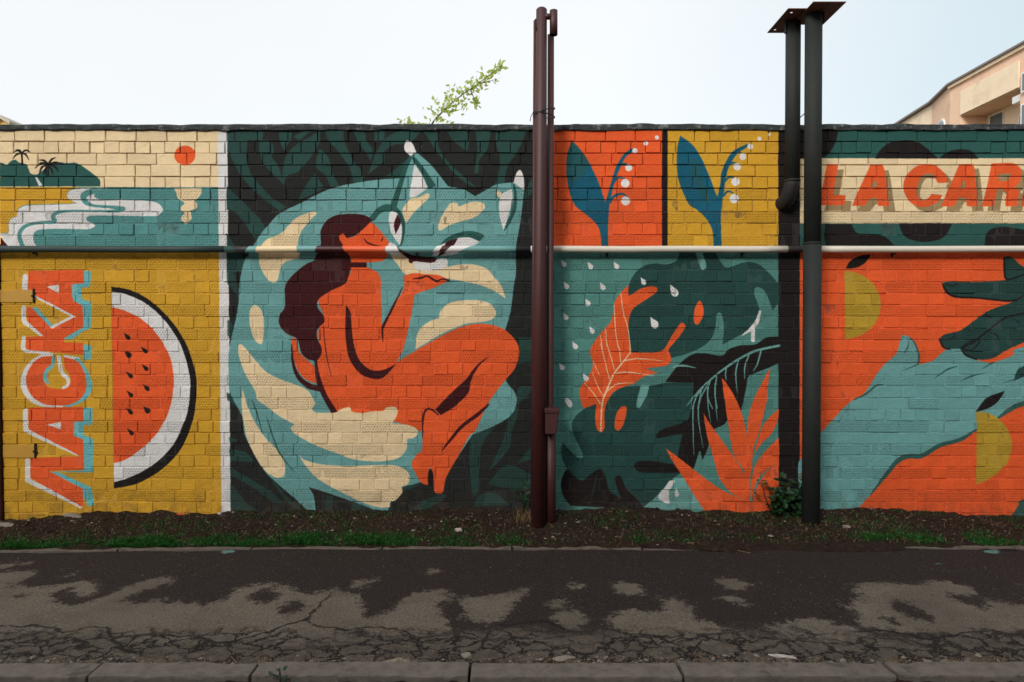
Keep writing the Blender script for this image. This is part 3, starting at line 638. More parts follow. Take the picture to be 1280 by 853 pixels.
def mat_path():
    k = NT('footpath_asphalt'); p = k.pos()
    nz = k.noise(p, 9, 5, 0.7, out='Color')
    v = k.node('ShaderNodeVectorMath', operation='SUBTRACT'); k.l.new(nz, v.inputs[0]); v.inputs[1].default_value = (0.5,0.5,0.5)
    v2 = k.node('ShaderNodeVectorMath', operation='SCALE'); k.l.new(v.outputs[0], v2.inputs[0]); v2.inputs['Scale'].default_value = 0.14
    v3 = k.node('ShaderNodeVectorMath', operation='ADD'); k.l.new(p, v3.inputs[0]); k.l.new(v2.outputs[0], v3.inputs[1])
    s = k.node('ShaderNodeSeparateXYZ'); k.l.new(v3.outputs[0], s.inputs[0])
    cb = k.node('ShaderNodeCombineXYZ')
    k.l.new(k.math('DIVIDE', k.math('SUBTRACT', s.outputs[0], GX0), GX1-GX0), cb.inputs[0]); k.l.new(k.math('DIVIDE', k.math('SUBTRACT', s.outputs[1], GY0), GY1-GY0), cb.inputs[1])
    im = k.node('ShaderNodeTexImage', image=WEAR, extension='EXTEND', interpolation='Linear'); k.l.new(cb.outputs[0], im.inputs[0])
    ch = k.node('ShaderNodeSeparateColor'); k.l.new(im.outputs[0], ch.inputs[0])
    sp = k.node('ShaderNodeSeparateXYZ'); k.l.new(p, sp.inputs[0])
    fine = k.noise(p, 95, 4, 0.8); grain = k.noise(p, 260, 2, 0.6); mid = k.noise(p, 17, 8, 0.78); big = k.noise(p, 2.2, 4, 0.6)
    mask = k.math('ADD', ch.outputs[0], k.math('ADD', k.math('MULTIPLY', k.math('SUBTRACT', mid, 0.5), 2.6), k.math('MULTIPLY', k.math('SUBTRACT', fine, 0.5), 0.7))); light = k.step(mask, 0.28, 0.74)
    front = k.step(k.math('ADD', sp.outputs[1], k.math('MULTIPLY', k.math('SUBTRACT', k.noise(p, 3.5, 4, 0.7), 0.5), 0.5)), -1.98, -2.18)      # ravelled strip along the kerb
    gr_ = k.math('ADD', k.math('MULTIPLY', fine, 0.6), k.math('MULTIPLY', grain, 0.4))
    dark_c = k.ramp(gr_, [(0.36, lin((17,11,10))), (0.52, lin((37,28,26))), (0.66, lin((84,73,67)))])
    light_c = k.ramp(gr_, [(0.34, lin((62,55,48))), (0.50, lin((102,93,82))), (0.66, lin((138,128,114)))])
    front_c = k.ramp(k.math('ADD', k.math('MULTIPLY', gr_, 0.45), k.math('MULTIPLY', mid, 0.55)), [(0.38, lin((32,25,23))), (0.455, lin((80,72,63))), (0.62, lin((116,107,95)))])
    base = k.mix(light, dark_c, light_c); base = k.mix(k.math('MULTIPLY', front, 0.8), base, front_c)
    base = k.mix(k.math('MULTIPLY', k.step(big, 0.40, 0.7), 0.30), base, rgb((44,35,32)))
    # cracks: drawn ones and a fine craze
    vo = k.node('ShaderNodeTexVoronoi', feature='DISTANCE_TO_EDGE'); vo.inputs['Scale'].default_value = 8.0
    wob = k.node('ShaderNodeVectorMath', operation='ADD'); k.l.new(p, wob.inputs[0]); v9 = k.node('ShaderNodeVectorMath', operation='SCALE'); k.l.new(v.outputs[0], v9.inputs[0]); v9.inputs['Scale'].default_value = 0.20; k.l.new(v9.outputs[0], wob.inputs[1]); k.l.new(k.scaled(wob.outputs[0], (0.75,1.15,1)), vo.inputs['Vector'])
    craze = k.math('MULTIPLY', k.step(k.math('ADD', vo.outputs['Distance'], k.math('MULTIPLY', k.math('SUBTRACT', fine, 0.5), 0.10)), 0.075, 0.012), k.math('MULTIPLY', front, k.step(k.noise(p, 3.0, 4), 0.32, 0.48)))
    crack = k.math('MAXIMUM', k.step(k.math('ADD', ch.outputs[1], k.math('MULTIPLY', k.math('SUBTRACT', fine, 0.5), 1.3)), 0.35, 0.75), craze)
    base = k.mix(k.math('MULTIPLY', crack, 0.95), base, rgb((24,19,18)))
    grit = k.step(k.noise(p, 125, 2, 0.5), 0.655, 0.71); base = k.mix(k.math('MULTIPLY', grit, 0.42), base, rgb((150,140,128)))
    base = k.mix(k.math('MULTIPLY', k.step(k.math('MULTIPLY', ch.outputs[2], k.math('ADD', mid, 0.5)), 0.75, 1.0), 0.7), base, rgb((104,150,148)))
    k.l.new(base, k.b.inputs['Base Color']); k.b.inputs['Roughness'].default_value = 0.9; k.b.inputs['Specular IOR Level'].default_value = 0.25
    h = k.math('SUBTRACT', k.math('ADD', k.math('MULTIPLY', fine, 0.7), k.math('ADD', k.math('MULTIPLY', mid, 0.35), k.math('MULTIPLY', light, -0.15))), k.math('MULTIPLY', crack, 1.3))
    k.l.new(k.bump(h, 0.012), k.b.inputs['Normal'])
    return k.m
def mat_soil():
    k = NT('soil'); p = k.pos(); n1 = k.noise(p, 26, 6, 0.75); n2 = k.noise(p, 150, 4, 0.7); n3 = k.noise(p, 3.5, 4, 0.6)
    base = k.ramp(n1, [(0.3, lin((26,19,16))), (0.55, lin((50,37,30))), (0.75, lin((80,62,49)))])
    base = k.mix(k.math('MULTIPLY', k.step(n3, 0.5, 0.66), 0.5), base, rgb((38,38,20)))
    base = k.mix(k.math('MULTIPLY', k.step(n2, 0.66, 0.74), 0.7), base, rgb((128,108,88)))
    k.l.new(base, k.b.inputs['Base Color']); k.b.inputs['Roughness'].default_value = 0.95; k.b.inputs['Specular IOR Level'].default_value = 0.15
    k.l.new(k.bump(k.math('ADD', n1, k.math('MULTIPLY', n2, 0.5)), 0.02), k.b.inputs['Normal'])
    return k.m
def mat_concrete(name, c, moss=0.3):
    k = NT(name); p = k.pos(); n1 = k.noise(p, 14, 6, 0.7); n2 = k.noise(p, 160, 4, 0.7)
    base = k.ramp(n1, [(0.28, tuple(v*0.6 for v in lin(c))), (0.5, lin(c)), (0.75, tuple(min(1, v*1.3) for v in lin(c)))])
    base = k.mix(k.math('MULTIPLY', k.step(n2, 0.60, 0.72), 0.5), base, rgb((58,52,46)))
    base = k.mix(k.math('MULTIPLY', k.step(k.noise(p, 5, 5, 0.7), 0.56, 0.68), moss), base, rgb((52,46,34)))
    k.l.new(base, k.b.inputs['Base Color']); k.b.inputs['Roughness'].default_value = 0.88
    k.l.new(k.bump(k.math('ADD', n1, n2), 0.006), k.b.inputs['Normal'])
    return k.m
def mat_leaf(name, c, c2, trans=0.45, rough=0.5):
    k = NT(name); p = k.pos(); n = k.noise(p, 18, 3, 0.6)
    col = k.ramp(n, [(0.3, lin(c)), (0.7, lin(c2))])
    k.l.new(col, k.b.inputs['Base Color']); k.b.inputs['Roughness'].default_value = rough
    t = k.node('ShaderNodeBsdfTranslucent'); k.l.new(col, t.inputs[0])
    m = k.node('ShaderNodeMixShader'); m.inputs[0].default_value = trans
    k.l.new(k.b.outputs[0], m.inputs[1]); k.l.new(t.outputs[0], m.inputs[2]); k.l.new(m.outputs[0], k.out.inputs['Surface'])
    return k.m
M = {}
M['brick'] = mat_brick(); M['mortar'] = mat_mortar(); M['mpipe'] = mat_mural_pipe(); M['path'] = mat_path(); M['soil'] = mat_soil()
M['felt'] = paint('roofing_felt', (58,64,64), 0.85, 0.6, 26, 0.006, dirt=(130,130,124), dirt_at=(0.54,0.64), dirt_scale=17)
M['brown'] = paint('brown_enamel', (62,25,24), 0.56, 0.10, 9, 0.0003, dirt=(70,40,34), dirt_at=(0.6,0.8))
M['green'] = paint('dark_green_enamel', (35,38,36), 0.72, 0.16, 8, 0.0006, spec=0.3, dirt=(46,42,38), dirt_at=(0.58,0.75), dirt_scale=4)
M['tar'] = paint('black_enamel', (24,21,21), 0.75, 0.15, 8, 0.0004, dirt=(58,36,30), dirt_at=(0.55,0.72))
M['rust'] = paint('rusty_steel', (112,68,50), 0.7, 0.30, 16, 0.001, dirt=(60,48,44), dirt_at=(0.5,0.7), dirt_scale=9)
M['wpipe'] = paint('cream_pipe_paint', (206,197,182), 0.45, 0.06, 9, 0.0004, dirt=(150,138,120), dirt_at=(0.62,0.78), dirt_scale=5)
M['dpipe'] = paint('teal_black_pipe_paint', (36,54,50), 0.7, 0.12, 9, 0.0004)
M['yplate'] = paint('yellow_plate_paint', (182,135,42), 0.6, 0.06, 9, 0.0005)
M['void'] = paint('dark_gap', (24,20,18), 0.9)
M['kerb'] = mat_concrete('kerb_concrete', (104,95,86), 0.6); M['edge'] = mat_concrete('edging_concrete', (96,86,76), 0.9)
M['stone'] = mat_concrete('stone', (128,118,106), 0.2); M['pale'] = mat_concrete('pale_stone', (176,166,154), 0.1)
M['clay'] = paint('brick_fragment', (188,84,52), 0.9, 0.2, 30, 0.002)
M['road'] = paint('road_asphalt', (58,52,50), 0.9, 0.3, 90, 0.002)
M['earth'] = paint('ground_earth', (82,72,56), 0.95, 0.3, 1.5, 0.002)
M['grass'] = mat_leaf('grass', (14,70,16), (34,104,26), 0.3); M['dry'] = mat_leaf('dry_grass', (112,86,58), (150,122,84), 0.2, 0.8)
M['weed'] = mat_leaf('weed_leaf', (20,46,24), (36,74,38), 0.3, 0.45); M['tleaf'] = mat_leaf('young_leaf', (176,196,92), (218,228,140), 0.65)
M['bark'] = paint('bark', (96,80,64), 0.9, 0.3, 40, 0.002); M['litter'] = paint('leaf_litter', (92,68,50), 0.9, 0.45, 30, 0.001)

# ------------------------------------------------------------------ setting: ground, road, footpath, bank
g = bpy.data.meshes.new('ground'); g.from_pydata([(-400,-400,-0.16),(400,-400,-0.16),(400,400,-0.16),(-400,400,-0.16)], [], [(0,1,2,3)])
tag(link_mesh('ground', g, M['earth']), kind='structure')
KY0, KY1 = on_ground(640, 848.2)[1], on_ground(640, 830.5)[1]      # kerb front and back
EY = on_ground(640, 686)[1]                                         # inner edge of the footpath
g = bpy.data.meshes.new('road'); g.from_pydata([(-60,-16,-0.125),(60,-16,-0.125),(60,KY0-0.88,-0.125),(-60,KY0-0.88,-0.125)], [], [(0,1,2,3)])
tag(link_mesh('road', g, M['road']), kind='structure')
g = bpy.data.meshes.new('road_verge')
V = [(x, y, -0.022 + 0.012*RNG.normal()*(1 if -6 < x < 6 else 0)*0.5) for y in np.linspace(KY0-0.9, KY0+0.01, 24) for x in np.concatenate([[-60], np.linspace(-6, 6, 240), [60]])]
g.from_pydata([tuple(map(float, v)) for v in V], [], [(q*242+i, q*242+i+1, (q+1)*242+i+1, (q+1)*242+i) for q in range(23) for i in range(241)])
tag(link_mesh('road_verge', g, M['soil']), kind='structure')
def ey(x):                              # the inner edge swings out a little at the gate end
    t = min(max((-x-1.5)/3.2, 0), 1); return EY - 0.085*t*t*(3-2*t)
def heave(x, y):
    return 0.006*math.sin(1.7*x+0.4)*math.sin(2.3*y+1.0) + 0.004*math.sin(5.1*x+3*y)
def grid_mesh(name, xs, ys, zf, mat, parent=None, smooth=True):
    nx, ny = len(xs), len(ys)
    V = [(x, y, zf(x, y)) for y in ys for x in xs]
    F = [(j*nx+i, j*nx+i+1, (j+1)*nx+i+1, (j+1)*nx+i) for j in range(ny-1) for i in range(nx-1)]
    return mesh_from(name, V, F, mat, parent, smooth)
xs_path = list(np.concatenate([np.linspace(-40,-6.5,40), np.linspace(-6.4,6.6,130), np.linspace(6.8,40,40)]))
def path_z(x, y):
    t = min(max((y-(KY1))/(EY-KY1), 0), 1)
    return -0.012*(1-t)**3 + heave(x, y)
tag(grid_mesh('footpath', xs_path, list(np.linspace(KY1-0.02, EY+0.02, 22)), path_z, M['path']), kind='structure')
def vnoise(x, y, seed=0):       # cheap value noise
    def hsh(i, j): return math.modf(abs(math.sin(i*127.1+j*311.7+seed*74.7)*43758.5453))[0]
    i, j = math.floor(x), math.floor(y); fx, fy = x-i, y-j
    fx, fy = fx*fx*(3-2*fx), fy*fy*(3-2*fy)
    return (hsh(i,j)*(1-fx)+hsh(i+1,j)*fx)*(1-fy) + (hsh(i,j+1)*(1-fx)+hsh(i+1,j+1)*fx)*fy
FOOT = [(-8,0.06),(-4.5,0.02),(-4.1,0.075),(-3.5,0.10),(-2.5,0.105),(-1.4,0.115),(-0.6,0.125),(0.2,0.125),(1.0,0.155),(1.6,0.10),(2.2,0.10),(2.8,0.115),(3.6,0.11),(4.1,0.075),(4.6,0.06),(8,0.06)]
SPILL = [(-8,0),(-0.4,0),(0.2,0.01),(1.2,0.0),(1.45,0.03),(1.7,0.075),(2.5,0.085),(2.9,0.06),(3.2,0.03),(3.6,0.02),(8,0.0)]
def front_edge(x):
    return ey(x) - float(np.interp(x, [q[0] for q in SPILL], [q[1] for q in SPILL])) - 0.03*(vnoise(x*3, 5, 41)-0.45) - 0.03*(vnoise(x*13, 5, 42)-0.5)
def bank_z(x, y):
    f = front_edge(x); t = min(max((y-f)/(0-f), 0), 1)
    foot = float(np.interp(x, [q[0] for q in FOOT], [q[1] for q in FOOT]))
    over = 0.022 if float(np.interp(x, [q[0] for q in SPILL], [q[1] for q in SPILL])) > 0.025 else 0.0
    z = foot*(t**0.8) + over*min(1, t*9)
    z += (vnoise(x*5, y*5, 1)-0.5)*0.035*min(1, t*4) + (vnoise(x*17, y*17, 2)-0.5)*0.020*min(1, t*8+0.2) + (vnoise(x*45, y*45, 3)-0.5)*0.009
    return z + 0.003
bxs = list(np.concatenate([np.linspace(-30,-5.6,60), np.arange(-5.5,7.0,0.022), np.linspace(7.1,30,60)])); NB = 32
V = []
for q in range(NB+1):
    for x in bxs:
        if q == NB: V.append((x, 0.5, -0.1)); continue
        f = front_edge(x); y = f + (0.02-f)*q/(NB-1); V.append((x, y, bank_z(x, y)))
nb_ = len(bxs); F = [(q*nb_+i, q*nb_+i+1, (q+1)*nb_+i+1, (q+1)*nb_+i) for q in range(NB) for i in range(nb_-1)]
tag(mesh_from('soil_bank', V, F, M['soil'], None, True), kind='structure')

# kerb stones along the road, edging stones along the bank
kerb = tag(empty('kerb', (0, KY0, -0.12)), kind='structure')
joints = [on_ground(u, 840)[0] for u in (-140, 118, 318, 587, 851)]
kx = [joints[0]-1.04*i for i in range(8, 0, -1)] + joints + [joints[-1]+1.04*(i+1) for i in range(9)]
for i, (a, b) in enumerate(zip(kx, kx[1:])):
    bm = bmesh.new(); add_box(bm, a+0.006, b-0.006, KY0, KY1, -0.20, 0.012+0.004*math.sin(i*2.1), 0.010)
    bmesh.ops.subdivide_edges(bm, edges=[e for e in bm.edges if abs(e.verts[0].co.x-e.verts[1].co.x) > 0.5], cuts=26, use_grid_fill=True)
    r = math.radians(RNG.uniform(-0.25, 0.25))
    bmesh.ops.rotate(bm, verts=bm.verts, cent=((a+b)/2, KY0, 0), matrix=Matrix.Rotation(r, 3, 'Z'))
    for v in bm.verts:
        chip = max(0.0, vnoise(v.co.x*9+i*7, v.co.y*40, 51)-0.62)*0.035 if v.co.z > -0.02 else 0.0
        v.co += Vector((0, RNG.normal(0, 0.0012), RNG.normal(0, 0.0009)-chip*(1.0 if v.co.y > KY1-0.03 or v.co.y < KY0+0.03 else 0.25)))
    bm_obj('kerb_stone', bm, M['kerb'], kerb)
edging = tag(empty('path_edging', (0, EY, 0)), kind='structure')
ex = -14.0; i = 0
while ex < 14:
    L = 1.0; i += 1
    sink = RNG.uniform(0.0, 0.012) + (0.012 if 1.3 < ex+0.5 < 3.3 else 0)
    yc = ey(ex+0.5); bm = bmesh.new(); add_box(bm, ex+0.006, ex+L-0.006, yc-0.028, yc+0.022, -0.15, 0.020-sink, 0.006)
    bmesh.ops.subdivide_edges(bm, edges=[e for e in bm.edges if abs(e.verts[0].co.x-e.verts[1].co.x) > 0.5], cuts=22, use_grid_fill=True)
    sl = math.atan2(ey(ex+1.0)-ey(ex), 1.0)
    bmesh.ops.rotate(bm, verts=bm.verts, cent=(ex+L/2, yc, 0), matrix=Matrix.Rotation(sl+math.radians(RNG.uniform(-0.6,0.6)), 3, 'Z') @ Matrix.Rotation(math.radians(RNG.uniform(-0.5,0.5)), 3, 'Y'))
    for v in bm.verts: v.co += Vector((0, 0.010*(vnoise(v.co.x*11, 3, 52)-0.5)+RNG.normal(0, 0.0012), 0.012*(vnoise(v.co.x*8, 9, 53)-0.6)+RNG.normal(0, 0.0010)))
    bm_obj('edging_stone', bm, M['edge'], edging)
    ex += L

# ------------------------------------------------------------------ the brick wall
wall = tag(empty('brick_wall', (0, 0, 0)), 'long brick wall painted with a mural of a woman curled against a teal wolf', 'wall')
PITCH_S, JOINT, COURSE, BH = 0.258, 0.0075, 0.100, 0.0925
NROW = 34
def proto_brick(L, seed):
    r = np.random.default_rng(seed); c = 0.0034; D = 0.07
    hx, hz = L/2, BH/2
    j = lambda s: r.normal(0, s)
    V = []
    for sx, sz in ((-1,-1),(1,-1),(1,1),(-1,1)): V.append((sx*hx, D, sz*hz))
    for sx, sz in ((-1,-1),(1,-1),(1,1),(-1,1)): V.append((sx*(hx+j(0.0012)), c+0.001, sz*(hz+j(0.0010))))
    for sx, sz in ((-1,-1),(1,-1),(1,1),(-1,1)): V.append((sx*(hx-c+j(0.0014)), j(0.0009), sz*(hz-c+j(0.0014))))
    F = []
    for a, b in ((0,4),(4,8)):
        for q in range(4): F.append((a+q, a+(q+1)%4, b+(q+1)%4, b+q))
    F.append((8,9,10,11))
    return V, F
stretchers = [proto_brick(PITCH_S-JOINT, 100+i) for i in range(6)]; headers = [proto_brick(PITCH_S/2-JOINT, 200+i) for i in range(6)]
def set_attr(me, name, vals):
    a = me.attributes.new(name, 'FLOAT', 'POINT'); a.data.foreach_set('value', np.asarray(vals, np.float32))
s_mesh = {0: [], 1: []}
for st in (0, 1):
    for q, (V, F) in enumerate(stretchers*2):
        me = bpy.data.meshes.new('brick'); me.from_pydata(V, [], F); me.update(); me.materials.append(M['brick']); s_mesh[st].append(me)
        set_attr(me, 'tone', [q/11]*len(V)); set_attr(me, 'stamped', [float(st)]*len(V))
bricks = []      # kind, x, z, length, row
row_kind = lambda r: {0:'S',1:'H',2:'S',3:'S',4:'H'}.get(r, 'S' if r % 2 else 'H')
for r in range(NROW):
    kd = row_kind(r); p_ = PITCH_S if kd == 'S' else PITCH_S/2
    z = TOPZ - COURSE*r - COURSE/2
    off = {0: -0.03, 2: 0.10, 3: -0.02}.get(r, (0.09 if (r//2) % 2 else -0.035)) if kd == 'S' else 0.03
    x = WX0
    first = True
    while x < WX1-0.02:
        L = p_
        if first: L = p_*0.5+off*0.5+0.03 if kd == 'S' else p_
        if kd == 'S' and not first and RNG.random() < 0.07: L = PITCH_S/2
        if kd == 'H' and RNG.random() < 0.10: L = PITCH_S
        L = min(L*(1+RNG.normal(0, 0.018)), WX1-x); first = False
        bricks.append((x+L/2, z+RNG.normal(0, 0.0012), L-JOINT+RNG.normal(0, 0.0012), r)); x += L
def hidden(u, v): return 655 < u < 705 or 972 < u < 1030 or 300 < v < 322 or v > 622 or u < 6 or u > 1268
def px_of(X, Z):
    d = Vector((X, CAM_D, Z-CAM_H)); f = CP*d.y + SP*d.z; up = -SP*d.y + CP*d.z
    return 640+FPX*d.x/f, 426.5-FPX*up/f
cand = []
for i, (x, z, L, r) in enumerate(bricks):
    u, v = px_of(x, z)
    if L > 0.24 and not hidden(u, v): cand.append(((u-640)**2+(v-426)**2, i))
cand.sort(); single = {i for _, i in cand[:300]}
FV, FF, FT, FS = [], [], [], []
for i, (x, z, L, r) in enumerate(bricks):
    dy = RNG.normal(0, 0.0022) - (0.004 if RNG.random() < 0.05 else 0); ry = RNG.normal(0, 0.0035); rx = RNG.normal(0, 0.012); rz = RNG.normal(0, 0.006)
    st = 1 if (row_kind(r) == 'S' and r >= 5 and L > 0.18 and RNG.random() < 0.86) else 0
    if i in single:
        o = bpy.data.objects.new('brick', s_mesh[st][int(RNG.integers(12))]); COL.objects.link(o)
        adopt(o, wall); o.location = (x, dy, z); o.rotation_euler = (rx, ry, rz); o.scale = (L/(PITCH_S-JOINT), 1, 1)
    else:
        src, L0 = (stretchers, PITCH_S-JOINT) if L > 0.18 else (headers, PITCH_S/2-JOINT)
        V, F = src[int(RNG.integers(6))]; b0 = len(FV); sx = L/L0
        for vx, vy, vz in V:
            vx *= sx
            FV.append((x+vx - rz*vy + ry*vz, dy+vy + rz*vx - rx*vz, z+vz - ry*vx + rx*vy))
        FF += [tuple(b0+q for q in f) for f in F]; FT += [RNG.random()]*len(V); FS += [float(st)]*len(V)
bw = tag(mesh_from('brickwork', FV, FF, M['brick'], wall), kind='stuff')
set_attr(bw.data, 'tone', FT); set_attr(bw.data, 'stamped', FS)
# mortar bed behind the brick faces, deeper joints in the weathered top courses
ZB = TOPZ-COURSE*NROW
V, F = [], []
prof = [(ZB, 0.0048), (TOPZ-0.62, 0.0048), (TOPZ-0.55, 0.011), (TOPZ+0.01, 0.013)]
mx = list(np.linspace(WX0+0.004, WX1-0.004, 300))
for z, y in prof:
    for x in mx: V.append((x, y + RNG.normal(0, 0.0012), z))
n = len(mx)
for j in range(len(prof)-1):
    for i in range(n-1): F.append((j*n+i, j*n+i+1, (j+1)*n+i+1, (j+1)*n+i))
mesh_from('mortar_bed', V, F, M['mortar'], wall)
box('wall_core', WX0+0.002, WX1-0.002, 0.05, 0.25, -0.15, TOPZ+0.005, M['mortar'], wall)
# lumpy felt coping
V, F = [], []; cx = np.arange(WX0-0.01, WX1+0.02, 0.012); ring = [(-0.014,-0.003),(-0.018,0.004),(-0.018,0.026),(-0.015,0.048),(0.02,0.058),(0.14,0.064),(0.27,0.054),(0.275,-0.004)]
for x in cx:
    u = px_of(x, TOPZ)[0]
    lift = 0.006*(vnoise(x*1.2, 0, 5)-0.5) + 0.010*(vnoise(x*7, 1, 6)-0.5) - 0.006
    for q, (y, z) in enumerate(ring):
        V.append((x, y + 0.012*(vnoise(x*13, q*1.7, 7)-0.5), TOPZ + z + (lift if z > 0.02 else 0.4*lift) + 0.008*(vnoise(x*11, q*2.3, 8)-0.5)))
n = len(ring)
for i in range(len(cx)-1):
    for q in range(n): F.append((i*n+q, i*n+(q+1)%n, (i+1)*n+(q+1)%n, (i+1)*n+q))
mesh_from('coping', V, F, M['felt'], wall)
# yellow anchor plates of the gate on the wall's end
for (u0, v0, u1, v1) in ((-14, 362.5, 41, 378), (3, 556.5, 43, 572.5)):
    X0, Z1 = on_wall(u0, v0, -0.012); X1, Z0 = on_wall(u1, v1, -0.012)
    pl = box('anchor_plate', max(X0, WX0-0.06), X1, -0.008, 0.004, Z0, Z1, M['yplate'], wall, 0.002)
    box('bolt', X1-0.004, X1+0.010, -0.011, 0.004, Z0-0.005, Z1+0.012, M['void'], pl, 0.002)
    tube('bolt_head', [(X1+0.003, -0.004, (Z0+Z1)/2), (X1+0.003, -0.024, (Z0+Z1)/2)], 0.011, M['void'], pl, n=8)

# ------------------------------------------------------------------ gate at the wall's end
gate = tag(empty('metal_gate', (WX0-0.9, 0.05, 0)), 'dark brown sheet metal gate hung at the yellow end of the wall', 'gate')
box('gate_post', WX0-0.095, WX0-0.006, -0.03, 0.06, -0.1, 2.42, M['brown'], gate, 0.004)
gx1 = WX0-0.115; gx0 = gx1-1.5
box('leaf_sheet', gx0+0.03, gx1-0.03, 0.010, 0.013, 0.12, 2.30, M['brown'], gate)
for a in ((gx0, gx0+0.05, 0.08, 2.34), (gx1-0.05, gx1, 0.08, 2.34)): box('stile', a[0], a[1], -0.012, 0.035, a[2], a[3], M['brown'], gate, 0.003)
for z in (0.08, 1.15, 2.29): box('rail', gx0+0.051, gx1-0.051, -0.010, 0.033, z, z+0.05, M['brown'], gate, 0.003)

# ------------------------------------------------------------------ gas pipe along the wall
PZ = on_wall(640, 311.8, -0.06)[1]; PR = 0.0285; PY = -0.062
gas = tag(empty('gas_pipe', (0, PY, PZ)), 'thin horizontal pipe fixed along the wall, painted cream, teal and mural colours', 'pipe')
gx = lambda u: on_wall(u, 312, PY)[0]
def pipe_run(name, u0, u1, m, lab=None):
    a, b = (gx(u0) if u0 > -500 else WX0-1.9), (gx(u1) if u1 < 1700 else WX1+0.3)
    o = tube(name, [(a+(b-a)*t/10, PY, PZ+0.0015*math.sin(t*1.3+a)) for t in range(11)], PR, m, gas, n=20)
    if lab: o['label'] = lab
pipe_run('pipe_section', -600, 281, M['dpipe'], 'dark teal length of the pipe'); pipe_run('pipe_section', 281.3, 663, M['mpipe'], 'length of pipe painted over with the mural')
pipe_run('pipe_section', 663.3, 984, M['wpipe'], 'cream length of pipe under the flower panels'); pipe_run('pipe_section', 984.3, 1019, M['tar'], 'blackened length of pipe'); pipe_run('pipe_section', 1019.3, 1800, M['wpipe'], 'cream length of pipe under the banner')
for u in (40, 306, 520, 760, 930, 1120):
    X = gx(u); bm = bmesh.new()
    add_box(bm, X-0.008, X+0.008, PY+PR*0.4, 0.012, PZ-PR-0.012, PZ-PR+0.004, 0.002); add_box(bm, X-0.008, X+0.008, -0.006, 0.010, PZ-PR-0.03, PZ+PR*0.5, 0.002)
    bm_obj('bracket', bm, M['dpipe'] if u < 664 else M['tar'], gas)

# ------------------------------------------------------------------ brown risers
def at(u, v, Y): X, Z = on_wall(u, v, Y); return Vector((X, Y, Z))
BY = -0.30
bx_, bz = at(673.5, 660, BY).x, 0.0
riser = tag(empty('conduit_riser', (bx_, BY, 0.03)), 'tall pair of glossy maroon pipes tied together with a junction box', 'pipe')
top = at(677, 12.5, BY); bot = at(673, 660, BY); bot.z = -0.12
tube('main_pipe', [bot, bot.lerp(top, 0.5), top, top+Vector((0,0,0.012))], [0.062, 0.054, 0.044, 0.032], M['brown'], riser, n=28)
t2 = at(688.5, 44, BY+0.06); b2 = at(687.5, 660, BY+0.05); jb = at(688, 526, BY)
tube('side_pipe', [Vector((b2.x, b2.y, -0.1)), Vector((jb.x, BY+0.055, jb.z)), t2], [0.042, 0.029, 0.027], M['brown'], riser, n=24)
tube('lower_sleeve', [Vector((b2.x+0.004, BY+0.03, -0.1)), Vector((jb.x+0.004, BY+0.03, jb.z))], 0.041, M['brown'], riser, n=24)
t3 = at(669, 26, BY+0.03); b3 = at(665, 655, BY+0.05)
tube('thin_conduit', [Vector((b3.x, b3.y, -0.05)), t3], 0.014, M['brown'], riser, n=12)
tube('conduit_clip', [at(669.5, 24, BY+0.0), at(670.5, 38, BY-0.02)], 0.006, M['void'], riser, n=8)
s0 = at(692, 13.5, BY-0.01); s1 = at(692, 44, BY-0.01)
bm = bmesh.new(); rr = add_tube(bm, [s0+Vector((0,0,0.004)), s0, s0.lerp(s1, 0.5), s1], [0.024, 0.032, 0.032, 0.032], 24, True, False)
inner = [bm.verts.new(v.co + (Vector((s1.x, s1.y, v.co.z))-v.co)*0.14) for v in rr[-1]]
deep = [bm.verts.new(v.co+Vector((0,0,0.14))) for v in inner]
for q in range(24):
    bm.faces.new((rr[-1][q], rr[-1][(q+1)%24], inner[(q+1)%24], inner[q])); bm.faces.new((inner[q], inner[(q+1)%24], deep[(q+1)%24], deep[q]))
bm.faces.new(deep)
bm_obj('outlet_stub', bm, M['brown'], riser, fix=False)
tube('cross_pipe', [at(677, 21, BY-0.01), at(692, 21, BY-0.01)], 0.024, M['brown'], riser, n=18)
for v, tl in ((140, 0.015), (143.5, -0.01)):
    c0 = at(680, v, BY); ring_ = [Vector((c0.x + 0.088*math.cos(a), BY+0.01+0.062*math.sin(a), c0.z + tl*math.cos(a)*2)) for a in np.linspace(0, 2*math.pi, 25)]
    tube('tie_wire', ring_, 0.0045, M['tar'], riser, n=6)
tube('tie_wire', [at(667, 140, BY-0.05), at(664, 145, BY-0.06), at(662.5, 152, BY-0.05)], 0.003, M['tar'], riser, n=6)
j0, j1 = at(681.5, 512.5, BY-0.09), at(699, 543, BY-0.09)
bm = bmesh.new(); vs_ = add_box(bm, j0.x, j1.x, BY-0.10, BY+0.02, j1.z, j0.z)
for v in vs_:
    if v.co.z < (j0.z+j1.z)/2 and v.co.x > (j0.x+j1.x)/2: v.co.x -= 0.022
bmesh.ops.bevel(bm, geom=list(bm.edges), offset=0.006, segments=2, affect='EDGES')
jbx = bm_obj('junction_box', bm, M['brown'], riser)
box('lid', j0.x-0.004, j1.x+0.002, BY-0.108, BY+0.022, j0.z-0.024, j0.z+0.010, M['brown'], jbx, 0.004)

